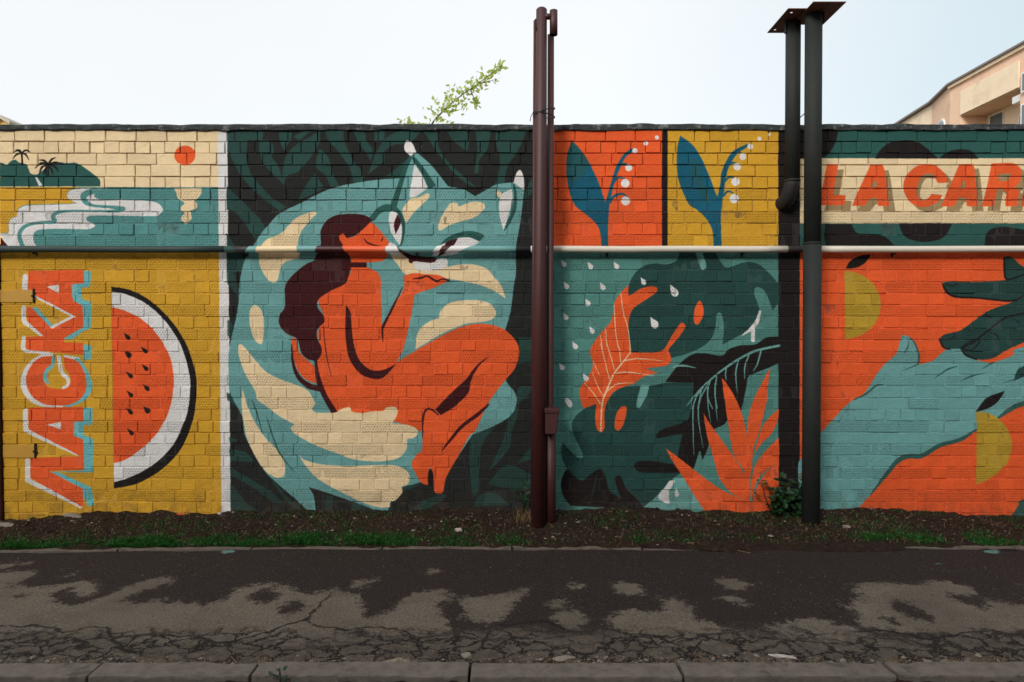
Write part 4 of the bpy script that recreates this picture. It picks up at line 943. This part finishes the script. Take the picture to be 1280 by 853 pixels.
# ------------------------------------------------------------------ dark vent pipes with flat rain caps
def plate(name, x0, x1, y0, y1, z, parent, holes=()):
    xs = sorted({x0, x1, *[h[0]-0.010 for h in holes], *[h[0]+0.010 for h in holes]}); ys = sorted({y0, y1, *[h[1]-0.012 for h in holes], *[h[1]+0.012 for h in holes]})
    bm = bmesh.new(); vt = {}
    def vv(x, y, zz):
        if (x,y,zz) not in vt: vt[(x,y,zz)] = bm.verts.new((x,y,zz))
        return vt[(x,y,zz)]
    for i in range(len(xs)-1):
        for j in range(len(ys)-1):
            mx_, my_ = (xs[i]+xs[i+1])/2, (ys[j]+ys[j+1])/2
            if any(abs(mx_-h[0]) < 0.010 and abs(my_-h[1]) < 0.012 for h in holes): continue
            bm.faces.new([vv(x, y, z) for x, y in ((xs[i],ys[j]),(xs[i+1],ys[j]),(xs[i+1],ys[j+1]),(xs[i],ys[j+1]))])
    ret = bmesh.ops.extrude_face_region(bm, geom=list(bm.faces))
    bmesh.ops.translate(bm, verts=[e for e in ret['geom'] if isinstance(e, bmesh.types.BMVert)], vec=(0,0,0.005))
    return bm_obj(name, bm, M['rust'], parent)
# tall one standing on the ground
VY = -0.30
va, vb = at(1013.5, 660, VY), at(1017, 28, VY)
f2 = on_wall(1040, 2.8, -0.50); pz2 = f2[1]
vent2 = tag(empty('vent_pipe', (va.x, VY, 0.03)), 'tall dark green vent pipe standing on the soil with a flat rusty cap', 'pipe')
jz = at(1015, 304, VY).z
mid = va.lerp(vb, (jz-va.z)/(vb.z-va.z))
tube('lower_tube', [(va.x, VY, -0.12), (mid.x, VY, jz)], 0.0700, M['green'], vent2, n=32)
tube('upper_tube', [(mid.x, VY, jz-0.004), (vb.x, VY, pz2-0.012)], 0.0665, M['green'], vent2, n=32)
tube('collar', [(mid.x, VY, jz-0.012), (mid.x, VY, jz+0.004)], 0.0720, M['green'], vent2, n=32)
px0, px1 = on_wall(1021.5, 2.8, -0.50)[0], on_wall(1058, 2.8, -0.50)[0]
plate('rain_cap', px0-0.03, px1, -0.50, -0.10, pz2, vent2)
box('bracket', px1-0.105, px1-0.093, VY-0.03, VY+0.0, pz2-0.09, pz2-0.001, M['tar'], vent2)
# short one bending into the wall
UY = -0.135
ua, ub = at(990.5, 205, UY), at(991.5, 35, UY)
pz1 = on_wall(985, 11.2, -0.36)[1]
vent1 = tag(empty('vent_pipe', (ua.x, 0.0, ua.z-0.35)), 'shorter dark vent pipe that bends into the wall under its rusty cap', 'pipe')
ez = at(990, 226, UY).z
tube('upright_tube', [(ua.x, UY, ez), (ub.x, UY, pz1-0.010)], 0.0600, M['green'], vent1, n=32)
arc = [Vector((ua.x-0.004*k_, UY + 0.13*(1-math.cos(a)), ez + 0.003 - 0.17*math.sin(a))) for k_, a in enumerate(np.linspace(0, math.pi/2, 8))] + [Vector((ua.x-0.035, 0.10, ez-0.17))]
tube('elbow', arc, [0.0615]*9, M['tar'], vent1, n=28)
tube('collar', [(ua.x, UY, ez-0.012), (ua.x, UY, ez+0.008)], 0.0640, M['tar'], vent1, n=28)
qx0 = on_wall(985.2, 11.2, -0.36)[0]
h1, h2 = on_wall(987.5, 17.5, -0.28)[0], on_wall(969.5, 37.5, 0.0)[0]
plate('rain_cap', qx0, qx0+0.21, -0.36, 0.09, pz1, vent1, holes=((qx0+0.055, -0.29), (qx0+0.045, 0.03)))
box('bracket', ub.x-0.071, ub.x-0.062, UY-0.02, UY+0.01, pz1-0.10, pz1-0.001, M['tar'], vent1)
w0, w1 = at(1000, 147, 0.05), at(1007, 141, 0.02)
tube('wire_stub', [w0-Vector((0.03,0,0.03)), w1], 0.004, M['tar'], vent1, n=6)

# ------------------------------------------------------------------ apartment block beyond the wall (facade runs away from the street)
def stucco(name, c): return paint(name, c, 0.9, 0.07, 1.2, 0.002, dirt=tuple(int(v*0.88) for v in c), dirt_at=(0.5,0.8), dirt_scale=0.8)
M['salmon'] = stucco('salmon_render', (230,194,166)); M['beige'] = stucco('beige_render', (238,218,188)); M['soffit'] = stucco('soffit_board', (196,170,140))
M['frame'] = paint('white_frame', (226,228,228), 0.4, 0.03); M['roofm'] = paint('grey_roof_metal', (120,112,108), 0.5, 0.1)
M['yhouse'] = stucco('yellow_render', (226,184,112)); M['rooft'] = paint('pale_roof_edge', (176,168,150), 0.7, 0.1)
kg = NT('window_glass'); kg.b.inputs['Base Color'].default_value = (0.10,0.14,0.16,1); kg.b.inputs['Roughness'].default_value = 0.06; kg.b.inputs['Specular IOR Level'].default_value = 0.9; M['glass'] = kg.m
def D(d): return d - CAM_D           # distance from the camera plane to world y
RZ = 14.4
blk = tag(empty('apartment_block', (26, D(34), -0.16)), 'salmon and beige apartment block rising behind the banner end of the wall', 'building')
def slab(name, quad, z0, z1, m, parent):        # plan polygon extruded
    n_ = len(quad); V = [(x, y, z0) for x, y in quad] + [(x, y, z1) for x, y in quad]
    F = [tuple(range(n_))[::-1], tuple(range(n_, 2*n_))] + [(i, (i+1)%n_, n_+(i+1)%n_, n_+i) for i in range(n_)]
    bm = bmesh.new(); vv = [bm.verts.new(v) for v in V]
    for f in F: bm.faces.new([vv[i] for i in f])
    return bm_obj(name, bm, m, parent)
XF = 23.0
slab('wall', [(XF,D(20)),(36,D(20)),(36,D(31.1)),(XF,D(31.1))], -0.16, RZ, M['salmon'], blk)
slab('wall', [(24.3,D(31.12)),(36,D(31.12)),(36,D(35.18)),(24.3,D(35.18))], -0.16, 12.62, M['beige'], blk)
slab('wall', [(XF,D(31.12)),(36,D(31.12)),(36,D(35.18)),(XF,D(35.18))], 12.64, RZ-0.01, M['salmon'], blk)
slab('wall', [(XF,D(35.2)),(36,D(35.2)),(36,D(38.9)),(23.78,D(38.9)),(XF,D(36.1))], -0.16, RZ, M['salmon'], blk)
slab('wall', [(23.79,D(38.92)),(36,D(38.92)),(36,D(52)),(24.9,D(52)),(24.06,D(42.2))], -0.16, RZ-0.02, M['beige'], blk)
slab('loggia_panel', [(XF-0.07,D(31.14)),(XF-0.005,D(31.14)),(XF-0.005,D(35.15)),(XF-0.07,D(35.15))], 12.60, 13.80, M['beige'], blk)
slab('soffit', [(XF+0.01,D(31.14)),(24.29,D(31.14)),(24.29,D(35.16)),(XF+0.01,D(35.16))], 12.55, 12.632, M['soffit'], blk)
roof = slab('roof', [(XF-0.22,D(19.8)),(36.2,D(19.8)),(36.2,D(52.2)),(24.7,D(52.2)),(23.85,D(42.2)),(23.55,D(38.9)),(XF-0.22,D(36.05))], RZ+0.005, RZ+0.10, M['roofm'], blk)
slab('fascia', [(XF-0.12,D(19.9)),(XF+0.2,D(19.9)),(XF+0.2,D(36.1)),(XF-0.12,D(36.1))], RZ-0.16, RZ+0.002, M['beige'], roof)
def fwin(d0, d1, z0, z1, x=XF, proud=0.12):
    w = slab('window', [(x-proud,D(d0)),(x-0.004,D(d0)),(x-0.004,D(d1)),(x-proud,D(d1))], z0, z1, M['frame'], blk)
    nb = max(1, int(round((d1-d0)/0.8)))
    for i in range(nb):
        a, b = d0+0.08+(d1-d0-0.08)*i/nb, d0+(d1-d0-0.08)*(i+1)/nb
        slab('pane', [(x-proud-0.012,D(a)),(x-proud+0.02,D(a)),(x-proud+0.02,D(b)),(x-proud-0.012,D(b))], z0+0.08, z1-0.08, M['glass'], w)
fwin(27.6, 30.9, 12.25, 13.15); fwin(27.6, 30.9, 10.7, 11.75)
for z in (1.2, 4.1, 7.0): fwin(27.6, 30.9, z+0.6, z+2.1); fwin(22.0, 24.5, z+0.6, z+2.1)
fwin(22.0, 24.5, 10.7, 12.2)
for z in (1.2, 4.1, 7.0, 9.9): fwin(31.9, 32.9, z, z+2.0, 24.3, 0.05); fwin(36.6-0.9, 36.0, z+0.5, z+2.0)
# dark loggia door and the round-headed window
dw = slab('window', [(24.25,D(33.9)),(24.297,D(33.9)),(24.297,D(34.9)),(24.25,D(34.9))], 11.0, 12.45, M['frame'], blk)
slab('pane', [(24.24,D(33.97)),(24.26,D(33.97)),(24.26,D(34.83)),(24.24,D(34.83))], 11.05, 12.38, M['glass'], dw)
p0, p1 = Vector((XF+0.16,D(36.7),0)), Vector((XF+0.52,D(37.95),0)); ax = (p1-p0).normalized(); nrm = Vector((-ax.y, ax.x, 0)); nrm = nrm if nrm.x < 0 else -nrm; Lw = (p1-p0).length
def arch(name, inset, proud, m, parent, z0=11.2, zs=12.55):
    pts = [(inset, z0), (Lw-inset, z0)] + [(Lw/2 + (Lw/2-inset)*math.cos(a), zs + (Lw*0.36-inset)*math.sin(a)) for a in np.linspace(0, math.pi, 14)]
    bm = bmesh.new(); f_ = [bm.verts.new(p0 + ax*s_ + nrm*proud + Vector((0,0,z_))) for s_, z_ in pts]; b_ = [bm.verts.new(v.co - nrm*(proud+0.05)) for v in f_]
    bm.faces.new(f_); n_ = len(f_)
    for i in range(n_): bm.faces.new((f_[i], f_[(i+1)%n_], b_[(i+1)%n_], b_[i]))
    return bm_obj(name, bm, m, parent)
aw = arch('window', 0.0, 0.06, M['frame'], blk); arch('pane', 0.10, 0.08, M['glass'], aw)
box('air_conditioner', XF+0.1, XF+0.4, D(31.2), D(31.75), 12.02, 12.34, M['frame'], blk, 0.02)
slab('antenna', [(XF+0.1,D(33.1)),(XF+0.12,D(33.1)),(XF+0.12,D(33.12)),(XF+0.1,D(33.12))], RZ+0.1, RZ+0.3, M['roofm'], blk)
# ------------------------------------------------------------------ yellow house far off at the other end
hd = 46.0
def far(u, v): X, Z = on_wall(u, v, D(hd)); return X, Z
rx_, rz_ = far(1.5, 144.3); ex_, ez_ = far(16.5, 153.2)
half = ex_-rx_; W2 = half*6; zslope = (rz_-ez_)/half
house = tag(empty('yellow_house', (rx_, D(hd+4), -0.16)), 'yellow gabled house peeping over the far end of the wall', 'building')
eave = rz_ - zslope*4.2
V = [(rx_-4.0, D(hd), -0.16), (rx_+half*0.93, D(hd), -0.16), (rx_+half*0.93, D(hd), rz_-zslope*half*0.93-0.25), (rx_, D(hd), rz_-0.25), (rx_-4.0, D(hd), rz_-zslope*4.0-0.25)]
V2 = [(x, y+9, z) for x, y, z in V]
bm = bmesh.new(); a_ = [bm.verts.new(v) for v in V]; b_ = [bm.verts.new(v) for v in V2]
bm.faces.new(a_); bm.faces.new(b_[::-1])
for i in range(5): bm.faces.new((a_[i], a_[(i+1)%5], b_[(i+1)%5], b_[i]))
bm_obj('wall', bm, M['yhouse'], house)
bm = bmesh.new()
for sx, L in ((1, half), (-1, 4.3)):
    q = [(rx_, rz_), (rx_+sx*L, rz_-zslope*L), (rx_+sx*L, rz_-zslope*L-0.22), (rx_, rz_-0.22)]
    f_ = [bm.verts.new((x, D(hd)-0.35, z)) for x, z in q]; k_ = [bm.verts.new((x, D(hd)+9.3, z)) for x, z in q]
    bm.faces.new(f_); bm.faces.new(k_[::-1])
    for i in range(4): bm.faces.new((f_[i], f_[(i+1)%4], k_[(i+1)%4], k_[i]))
bm_obj('roof', bm, M['rooft'], house)
wx = rx_-2.2
ww = box('window', wx, wx+1.2, D(hd)-0.05, D(hd)+0.02, 4.6, 6.0, M['frame'], house); box('pane', wx+0.1, wx+1.1, D(hd)-0.07, D(hd)-0.03, 4.7, 5.9, M['glass'], ww)

# ------------------------------------------------------------------ unseen block added across the street to shade the lower wall
OY = -CAM_D-15.0; OH = 13.2
opp = tag(empty('shading_block', (0, OY-5, -0.16)), 'unseen five storey block added across the street to shade the lower wall', 'building')
M['panel'] = stucco('grey_panel', (150,142,132))
box('wall', -34, 34, OY-10, OY, -0.16, OH, M['panel'], opp); box('roof', -34.3, 34.3, OY-10.3, OY+0.35, OH+0.003, OH+0.25, M['roofm'], opp)
def flat_window():
    f = bpy.data.meshes.new('window'); bm = bmesh.new(); add_box(bm, -0.75, 0.75, -0.01, 0.06, 0, 1.4, 0.01); bm.to_mesh(f); bm.free(); f.materials.append(M['frame'])
    g_ = bpy.data.meshes.new('pane'); bm = bmesh.new(); add_box(bm, -0.67, -0.03, 0.03, 0.07, 0.08, 1.32); add_box(bm, 0.03, 0.67, 0.03, 0.07, 0.08, 1.32); bm.to_mesh(g_); bm.free(); g_.materials.append(M['glass'])
    return f, g_
fm, gm = flat_window()
for fl in range(5):
    for i in range(14):
        o = bpy.data.objects.new('window', fm); COL.objects.link(o); adopt(o, opp); o.location = (-30+i*4.6, OY+0.005, 0.9+fl*2.55)
        q = bpy.data.objects.new('pane', gm); COL.objects.link(q); q.parent = o

# ------------------------------------------------------------------ young tree whose branch rises over the wall
TY = 0.85
def leaf_cloud(bm, c, d, L, w, rng):
    d = Vector(d).normalized(); s_ = d.cross(Vector(rng.normal(0,1,3))).normalized(); up = d.cross(s_)
    c = Vector(c)
    a = bm.verts.new(c); t = bm.verts.new(c+d*L); l = bm.verts.new(c+d*L*0.45+s_*w*0.5+up*w*0.14); r = bm.verts.new(c+d*L*0.45-s_*w*0.5+up*w*0.14)
    bm.faces.new((a, r, t)); bm.faces.new((a, t, l))
br = [at(528, 172, TY), at(545, 148, TY), at(562, 131, TY-0.02), at(580, 117, TY), at(597, 105, TY+0.03), at(613, 93, TY+0.05), at(627, 82, TY+0.06)]
tb = at(520, 200, TY)
tree = tag(empty('young_tree', (tb.x-0.35, TY+0.2, -0.16)), 'slender young tree with one pale green leafy branch above the wall', 'tree')
tube('trunk', [(tb.x-0.35, TY+0.2, -0.16), (tb.x-0.33, TY+0.18, 1.2), (tb.x-0.22, TY+0.1, 2.3), tb, br[0]], [0.04, 0.034, 0.026, 0.017, 0.011], M['bark'], tree, n=10)
tube('branch', br, [0.010, 0.008, 0.0065, 0.0052, 0.0042, 0.0032, 0.0018], M['bark'], tree, n=8)
side = [[br[3].lerp(br[4], 0.45), at(592, 122, TY-0.02), at(596, 131, TY-0.03)], [tb, at(508, 165, TY-0.05), at(511, 151, TY-0.05)], [tb, at(504, 168, TY), at(501, 153, TY)], [br[4], at(607, 103, TY), at(622, 99, TY)]]
for s_ in side: tube('twig', s_, [0.006, 0.004, 0.002], M['bark'], tree, n=6)
bm = bmesh.new(); r_ = np.random.default_rng(5)
for i in range(len(br)-1):
    n_ = (58, 76, 70, 56, 34, 30)[i]
    for _ in range(n_):
        t = r_.random(); c = br[i].lerp(br[i+1], t); d = (br[i+1]-br[i]).normalized()*0.8 + Vector(r_.normal(0, 0.75, 3))
        spread = (0.055, 0.065, 0.06, 0.04, 0.03, 0.03)[i]
        leaf_cloud(bm, c+Vector(r_.normal(0, spread, 3)), d, r_.uniform(0.040, 0.070), r_.uniform(0.022, 0.036), r_)
for s_, n_ in zip(side, (30, 22, 18, 6)):
    for _ in range(n_):
        t = 0.35+0.65*r_.random(); c = s_[1].lerp(s_[2], t)
        leaf_cloud(bm, c+Vector(r_.normal(0, 0.018, 3)), Vector((0.2,0,0.6))+Vector(r_.normal(0, 0.7, 3)), r_.uniform(0.036, 0.06), r_.uniform(0.018, 0.028), r_)
bm_obj('crown', bm, M['tleaf'], tree, fix=False)

# ------------------------------------------------------------------ weeds by the vent pipe
def lobed_leaf(bm, c, d, up, L):
    d = d.normalized(); s_ = d.cross(up).normalized(); n_ = s_.cross(d)
    shape = [(0,0),(0.10,0.30),(0.28,0.24),(0.42,0.48),(0.55,0.26),(0.78,0.30),(1.0,0.0),(0.78,-0.30),(0.55,-0.26),(0.42,-0.48),(0.28,-0.24),(0.10,-0.30)]
    mid_ = bm.verts.new(c + d*L*0.45 - n_*L*0.06)
    vv = [bm.verts.new(c + d*L*a + s_*L*b*0.9 + n_*L*0.22*abs(b) - n_*L*0.18*a*a) for a, b in shape]
    for i in range(len(vv)): bm.faces.new((mid_, vv[i], vv[(i+1)%len(vv)]))
def weed(name, label, base, tips, nleaf, L, seed, mat='weed', cat='plant'):
    r_ = np.random.default_rng(seed); root = tag(empty(name, base), label, cat); bm = bmesh.new()
    for tip in tips:
        b_ = Vector(base); tip = Vector(tip); m_ = b_.lerp(tip, 0.5)+Vector(r_.normal(0, 0.02, 3))+Vector((0,0,0.02))
        tube('stem', [b_-Vector((0,0,0.02)), m_, tip], [0.005, 0.004, 0.002], M['weed'], root, n=6)
        for _ in range(nleaf):
            t = r_.uniform(0.25, 1.05); c = b_.lerp(m_, t*2) if t < 0.5 else m_.lerp(tip, t*2-1)
            d = Vector((r_.normal(0, 1), r_.normal(-0.5, 0.7), r_.normal(0.15, 0.5))); c = c + Vector(r_.normal(0, 0.022, 3)); c.y = min(c.y, -0.03)
            if c.y + d.normalized().y*L > -0.02: d.y = -abs(d.y)
            lobed_leaf(bm, c, d, Vector((r_.normal(0,0.3), -0.45, 1)), L*r_.uniform(0.65, 1.2))
    bm_obj('foliage', bm, M[mat], root, fix=False)
    return root
gz = lambda x, y: bank_z(x, y)
wb = at(983, 645, -0.11); wb.z = gz(wb.x, -0.11)
weed('leafy_weed', 'dark green lobed weed growing at the foot of the vent pipe', wb, [at(u, v, y) for u, v, y in ((962,612,-0.12),(975,602,-0.12),(988,600,-0.14),(1000,603,-0.14),(1004,618,-0.13),(968,628,-0.14),(992,622,-0.18),(980,618,-0.18),(1010,592,-0.14),(958,620,-0.12),(1000,632,-0.2),(970,640,-0.2))], 11, 0.085, 3)
wb2 = at(953, 596, -0.05)
wb3 = at(966, 642, -0.08); wb3.z = gz(wb3.x, -0.08)
weed('slender_weed', 'single thin weed stem with a few leaves against the orange flower', wb3, [at(950, 591, -0.06), at(957, 598, -0.07)], 3, 0.05, 9)
wb4 = at(652, 640, -0.10); wb4.z = gz(wb4.x, -0.10)
weed('small_weed', 'small faint weed beside the maroon pipes', wb4, [at(653, 598, -0.08), at(648, 612, -0.09), at(657, 610, -0.1)], 6, 0.045, 13)
kw = on_ground(352, 849); weed('kerb_weed', 'tiny green weed sprouting in front of the kerb', (kw[0], KY0-0.02, -0.03), [(kw[0]-0.05, KY0-0.01, 0.03), (kw[0]+0.03, KY0-0.02, 0.028), (kw[0], KY0-0.02, 0.03)], 4, 0.024, 17)

# ------------------------------------------------------------------ grass, dry stalks, litter and gravel (uncountable)
def blades(name, spots, mat, label, cat, rng):
    V, F = [], []
    for (x, y, z, h, w, lean) in spots:
        a = rng.uniform(0, 2*math.pi); dx, dy = math.cos(a)*w, math.sin(a)*w
        lx, ly = rng.normal(0, lean), rng.normal(-0.15*lean, lean); b0 = len(V)
        V += [(x-dx, y-dy, z-0.004), (x+dx, y+dy, z-0.004), (x+dx*0.7+lx*h*0.4, y+dy*0.7+ly*h*0.4, z+h*0.6), (x-dx*0.7+lx*h*0.4, y-dy*0.7+ly*h*0.4, z+h*0.6), (x+lx*h, y+ly*h, z+h*(1-0.25*min(1, abs(lx)+abs(ly))))]
        F += [(b0,b0+1,b0+2,b0+3), (b0+3,b0+2,b0+4)]
    o = mesh_from(name, V, F, M[mat]); tag(o, label, cat, kind='stuff'); return o
r_ = np.random.default_rng(21); spots = []
GR = [(-60,0.5),(10,0.35),(60,0.55),(75,0.9),(160,1.0),(215,1.0),(232,0.15),(255,0.9),(280,1.0),(400,1.0),(520,1.0),(590,0.8),(610,0.15),(650,0.2),(690,0.25),(705,0.03),(780,0.05),(800,0.6),(815,0.1),(860,0.05),(1060,0.06),(1085,0.55),(1150,0.6),(1280,0.6),(1500,0.5)]
while len(spots) < 17000:
    x = r_.uniform(-5.6, 6.0); u = 640 + x/5.35*FPX
    y = ey(x) + 0.03 + abs(r_.normal(0, 0.075 if u < 660 else 0.10))
    cl = vnoise(x*4.3, y*9, 31)*0.65 + vnoise(x*13, y*17, 35)*0.35
    dens = float(np.interp(u, [q[0] for q in GR], [q[1] for q in GR]))
    if y > -0.06 or r_.random() > dens*2.2*max(0, cl-0.36+0.20*dens*(u < 660)): continue
    near = 1-(y-EY)/0.35
    spots.append((x, y, gz(x, y), r_.uniform(0.008, 0.034)*(0.35+cl+0.2*max(0.0, near)), r_.uniform(0.0018, 0.0040), 0.75))
while len(spots) < 21500:
    x, y = r_.uniform(-5.6, 6.0), r_.uniform(EY+0.05, -0.02)
    if vnoise(x*2.3, y*4, 33) + 0.25*vnoise(x*11, y*11, 34) < 0.74: continue
    spots.append((x, y, gz(x, y), r_.uniform(0.012, 0.04), r_.uniform(0.0016, 0.003), 0.8))
blades('grass', spots, 'grass', 'short green grass along the edge of the footpath', 'grass', r_)
spots = []
tuft = at(656, 648, -0.22)
for _ in range(110): spots.append((tuft.x+r_.normal(0, 0.05), -0.22+r_.normal(0, 0.05), gz(tuft.x, -0.22), r_.uniform(0.05, 0.15), 0.0014, 0.5))
for _ in range(5200):
    x, y = r_.uniform(-5.5, 6.0), r_.uniform(EY+0.0, -0.02)
    if 2.0 < x < 3.2 or r_.random() < 0.45: spots.append((x, y, gz(x, y), r_.uniform(0.01, 0.045), 0.0015, 1.6))
for _ in range(700):
    x = r_.uniform(-5, 5.5); spots.append((x, KY1+abs(r_.normal(0, 0.03)), 0.0, r_.uniform(0.008, 0.03), 0.0014, 1.5))
blades('dry_grass', spots, 'dry', 'thin dry grass stalks lying over the soil', 'dry grass', r_)
def pebbles(name, spots, mat, label, cat, rng):
    V, F = [], []; base = [(1,0,0),(0,1,0),(-1,0,0),(0,-1,0),(0,0,1),(0,0,-0.6)]; fc = [(0,1,4),(1,2,4),(2,3,4),(3,0,4),(1,0,5),(2,1,5),(3,2,5),(0,3,5)]
    for (x, y, z, s_) in spots:
        b0 = len(V); a = rng.uniform(0, 6.28); ca, sa = math.cos(a), math.sin(a); e = rng.uniform(0.6, 1.4, 3)
        for vx, vy, vz in base:
            vx, vy, vz = vx*e[0]*s_*rng.uniform(0.8,1.2), vy*e[1]*s_*rng.uniform(0.8,1.2), vz*e[2]*s_*0.55
            V.append((x+ca*vx-sa*vy, y+sa*vx+ca*vy, z+vz))
        F += [tuple(b0+i for i in f) for f in fc]
    tag(mesh_from(name, V, F, M[mat]), label, cat, kind='stuff')
sp = []
for _ in range(5200):
    x, y = r_.uniform(-5.5, 6.2), r_.uniform(EY+0.03, -0.01); sp.append((x, y, gz(x, y)+0.002, min(0.03, 0.0035*r_.pareto(2.2)+0.004)))
pebbles('soil_clods', sp, 'soil', 'crumbly clods of dark soil on the bank', 'soil', r_)
sp = []
for _ in range(1500):
    x, y = r_.uniform(-5.5, 6.2), r_.uniform(EY+0.03, -0.01); sp.append((x, y, gz(x, y)+0.002, min(0.018, 0.003*r_.pareto(2.5)+0.003)))
for _ in range(1700):
    x = r_.uniform(-5.2, 5.6); y = KY1 + 0.004 + abs(r_.normal(0, 0.05)); sp.append((x, y, path_z(x, y)+0.002, min(0.02, 0.003*r_.pareto(2.2)+0.003)))
for _ in range(700):
    x, y = r_.uniform(-5.2, 5.6), r_.uniform(KY1, EY-0.05); sp.append((x, y, path_z(x, y)+0.001, r_.uniform(0.002, 0.005)))
for _ in range(900):
    x = r_.uniform(-4, 4); y = KY0-abs(r_.normal(0, 0.05)); sp.append((x, y, -0.02, r_.uniform(0.003, 0.010)))
pebbles('gravel', sp, 'stone', 'loose grey gravel and grit along the kerb and bank', 'gravel', r_)
bm = bmesh.new()
for _ in range(1500):
    x = r_.uniform(-5.4, 6.0); onbank = r_.random() < 0.8
    y = r_.uniform(EY+0.05, -0.02) if onbank else KY1+abs(r_.normal(0, 0.06)); z = (gz(x, y) if onbank else path_z(x, y))+0.006
    leaf_cloud(bm, (x, y, z), (r_.normal(0,1), r_.normal(0,1), r_.normal(0.1,0.25)), r_.uniform(0.012, 0.035), r_.uniform(0.006, 0.016), r_)
tag(bm_obj('leaf_litter', bm, M['litter'], fix=False), 'brown leaf litter scattered over the soil', 'litter', kind='stuff')

# ------------------------------------------------------------------ single stones and scraps one can point to
def rock(name, label, u, v, size, mat, cat='stone', seed=0, bank=True, flat=0.55, group=None):
    if bank:
        x, y = on_ground(u, v, 0.05); y = max(min(y, -0.04), EY+0.05); x = on_wall(u, v, y)[0]; z = gz(x, y)
    else:
        x, y = on_ground(u, v); z = path_z(x, y)
    r2 = np.random.default_rng(seed); bm = bmesh.new(); bmesh.ops.create_icosphere(bm, subdivisions=2, radius=1.0)
    ph = r2.uniform(0, 6, 6)
    for w_ in bm.verts:
        n_ = w_.co.copy(); k_ = 1 + 0.22*math.sin(2.1*n_.x+ph[0])*math.sin(2.7*n_.y+ph[1]) + 0.15*math.sin(4.3*n_.z+ph[2]+3*n_.x) + r2.normal(0, 0.04)
        w_.co = Vector((n_.x*size[0]*k_, n_.y*size[1]*k_, max(n_.z, -0.5)*size[1]*flat*k_))
    me = bpy.data.meshes.new(name); bm.to_mesh(me); bm.free(); o = link_mesh(name, me, M[mat]); o.location = (x, y, z+size[1]*flat*0.25); o.rotation_euler = (0, 0, r2.uniform(-0.6, 0.6))
    tag(o, label, cat, group)
rock('stone', 'white angular stone at the edge of the grass left of the maroon pipes', 573, 665, (0.030, 0.022), 'pale', seed=1, flat=1.0)
rock('stone', 'flat pale stone half buried in the soil under the vertical word', 92, 650, (0.15, 0.045), 'stone', seed=2, flat=0.35)
rock('stone', 'greyish slab of stone lying against the foot of the gate', 4, 656, (0.10, 0.05), 'stone', seed=3, flat=0.45)
rock('brick_fragment', 'small orange brick fragment on the soil under the melon', 225, 647, (0.035, 0.022), 'clay', 'brick fragment', 4, flat=0.7)
rock('stone', 'small pale stone near the white upright on the soil', 275, 646, (0.022, 0.015), 'pale', seed=5, flat=0.8)
rock('stone', 'flat grey stone fragment on the path against the kerb joint', 494, 825, (0.055, 0.022), 'stone', seed=6, bank=False, flat=0.6)
rock('stone', 'small cube-like stone beside the kerb joint', 507, 827, (0.028, 0.020), 'stone', seed=7, bank=False, flat=0.9)
rock('stone', 'rounded pebble lying on the cracked asphalt', 583, 818, (0.030, 0.020), 'stone', seed=8, bank=False, flat=0.8)
rock('stone', 'broad flat stone chip against the kerb under the rain panel', 704, 823, (0.055, 0.022), 'stone', seed=9, bank=False, flat=0.5)
rock('stone', 'long pale chip of stone lying askew on the cracked path', 976, 819, (0.060, 0.016), 'pale', seed=10, bank=False, flat=0.5)
rock('stone', 'tiny white pebble on the path by the kerb', 328, 827, (0.016, 0.012), 'pale', seed=11, bank=False, flat=0.8)
rock('stone', 'pinkish stone beside the tall vent pipe', 1058, 667, (0.035, 0.022), 'stone', seed=12, flat=0.7)
a, b = on_ground(862, 682), on_ground(938, 693)
tag(tube('stick', [(a[0], a[1], 0.022), ((a[0]+b[0])/2, (a[1]+b[1])/2+0.03, 0.016), (b[0], b[1], 0.008)], [0.006, 0.005, 0.003], M['dry'], n=6), 'thin pale stick lying across the edge of the footpath', 'stick')
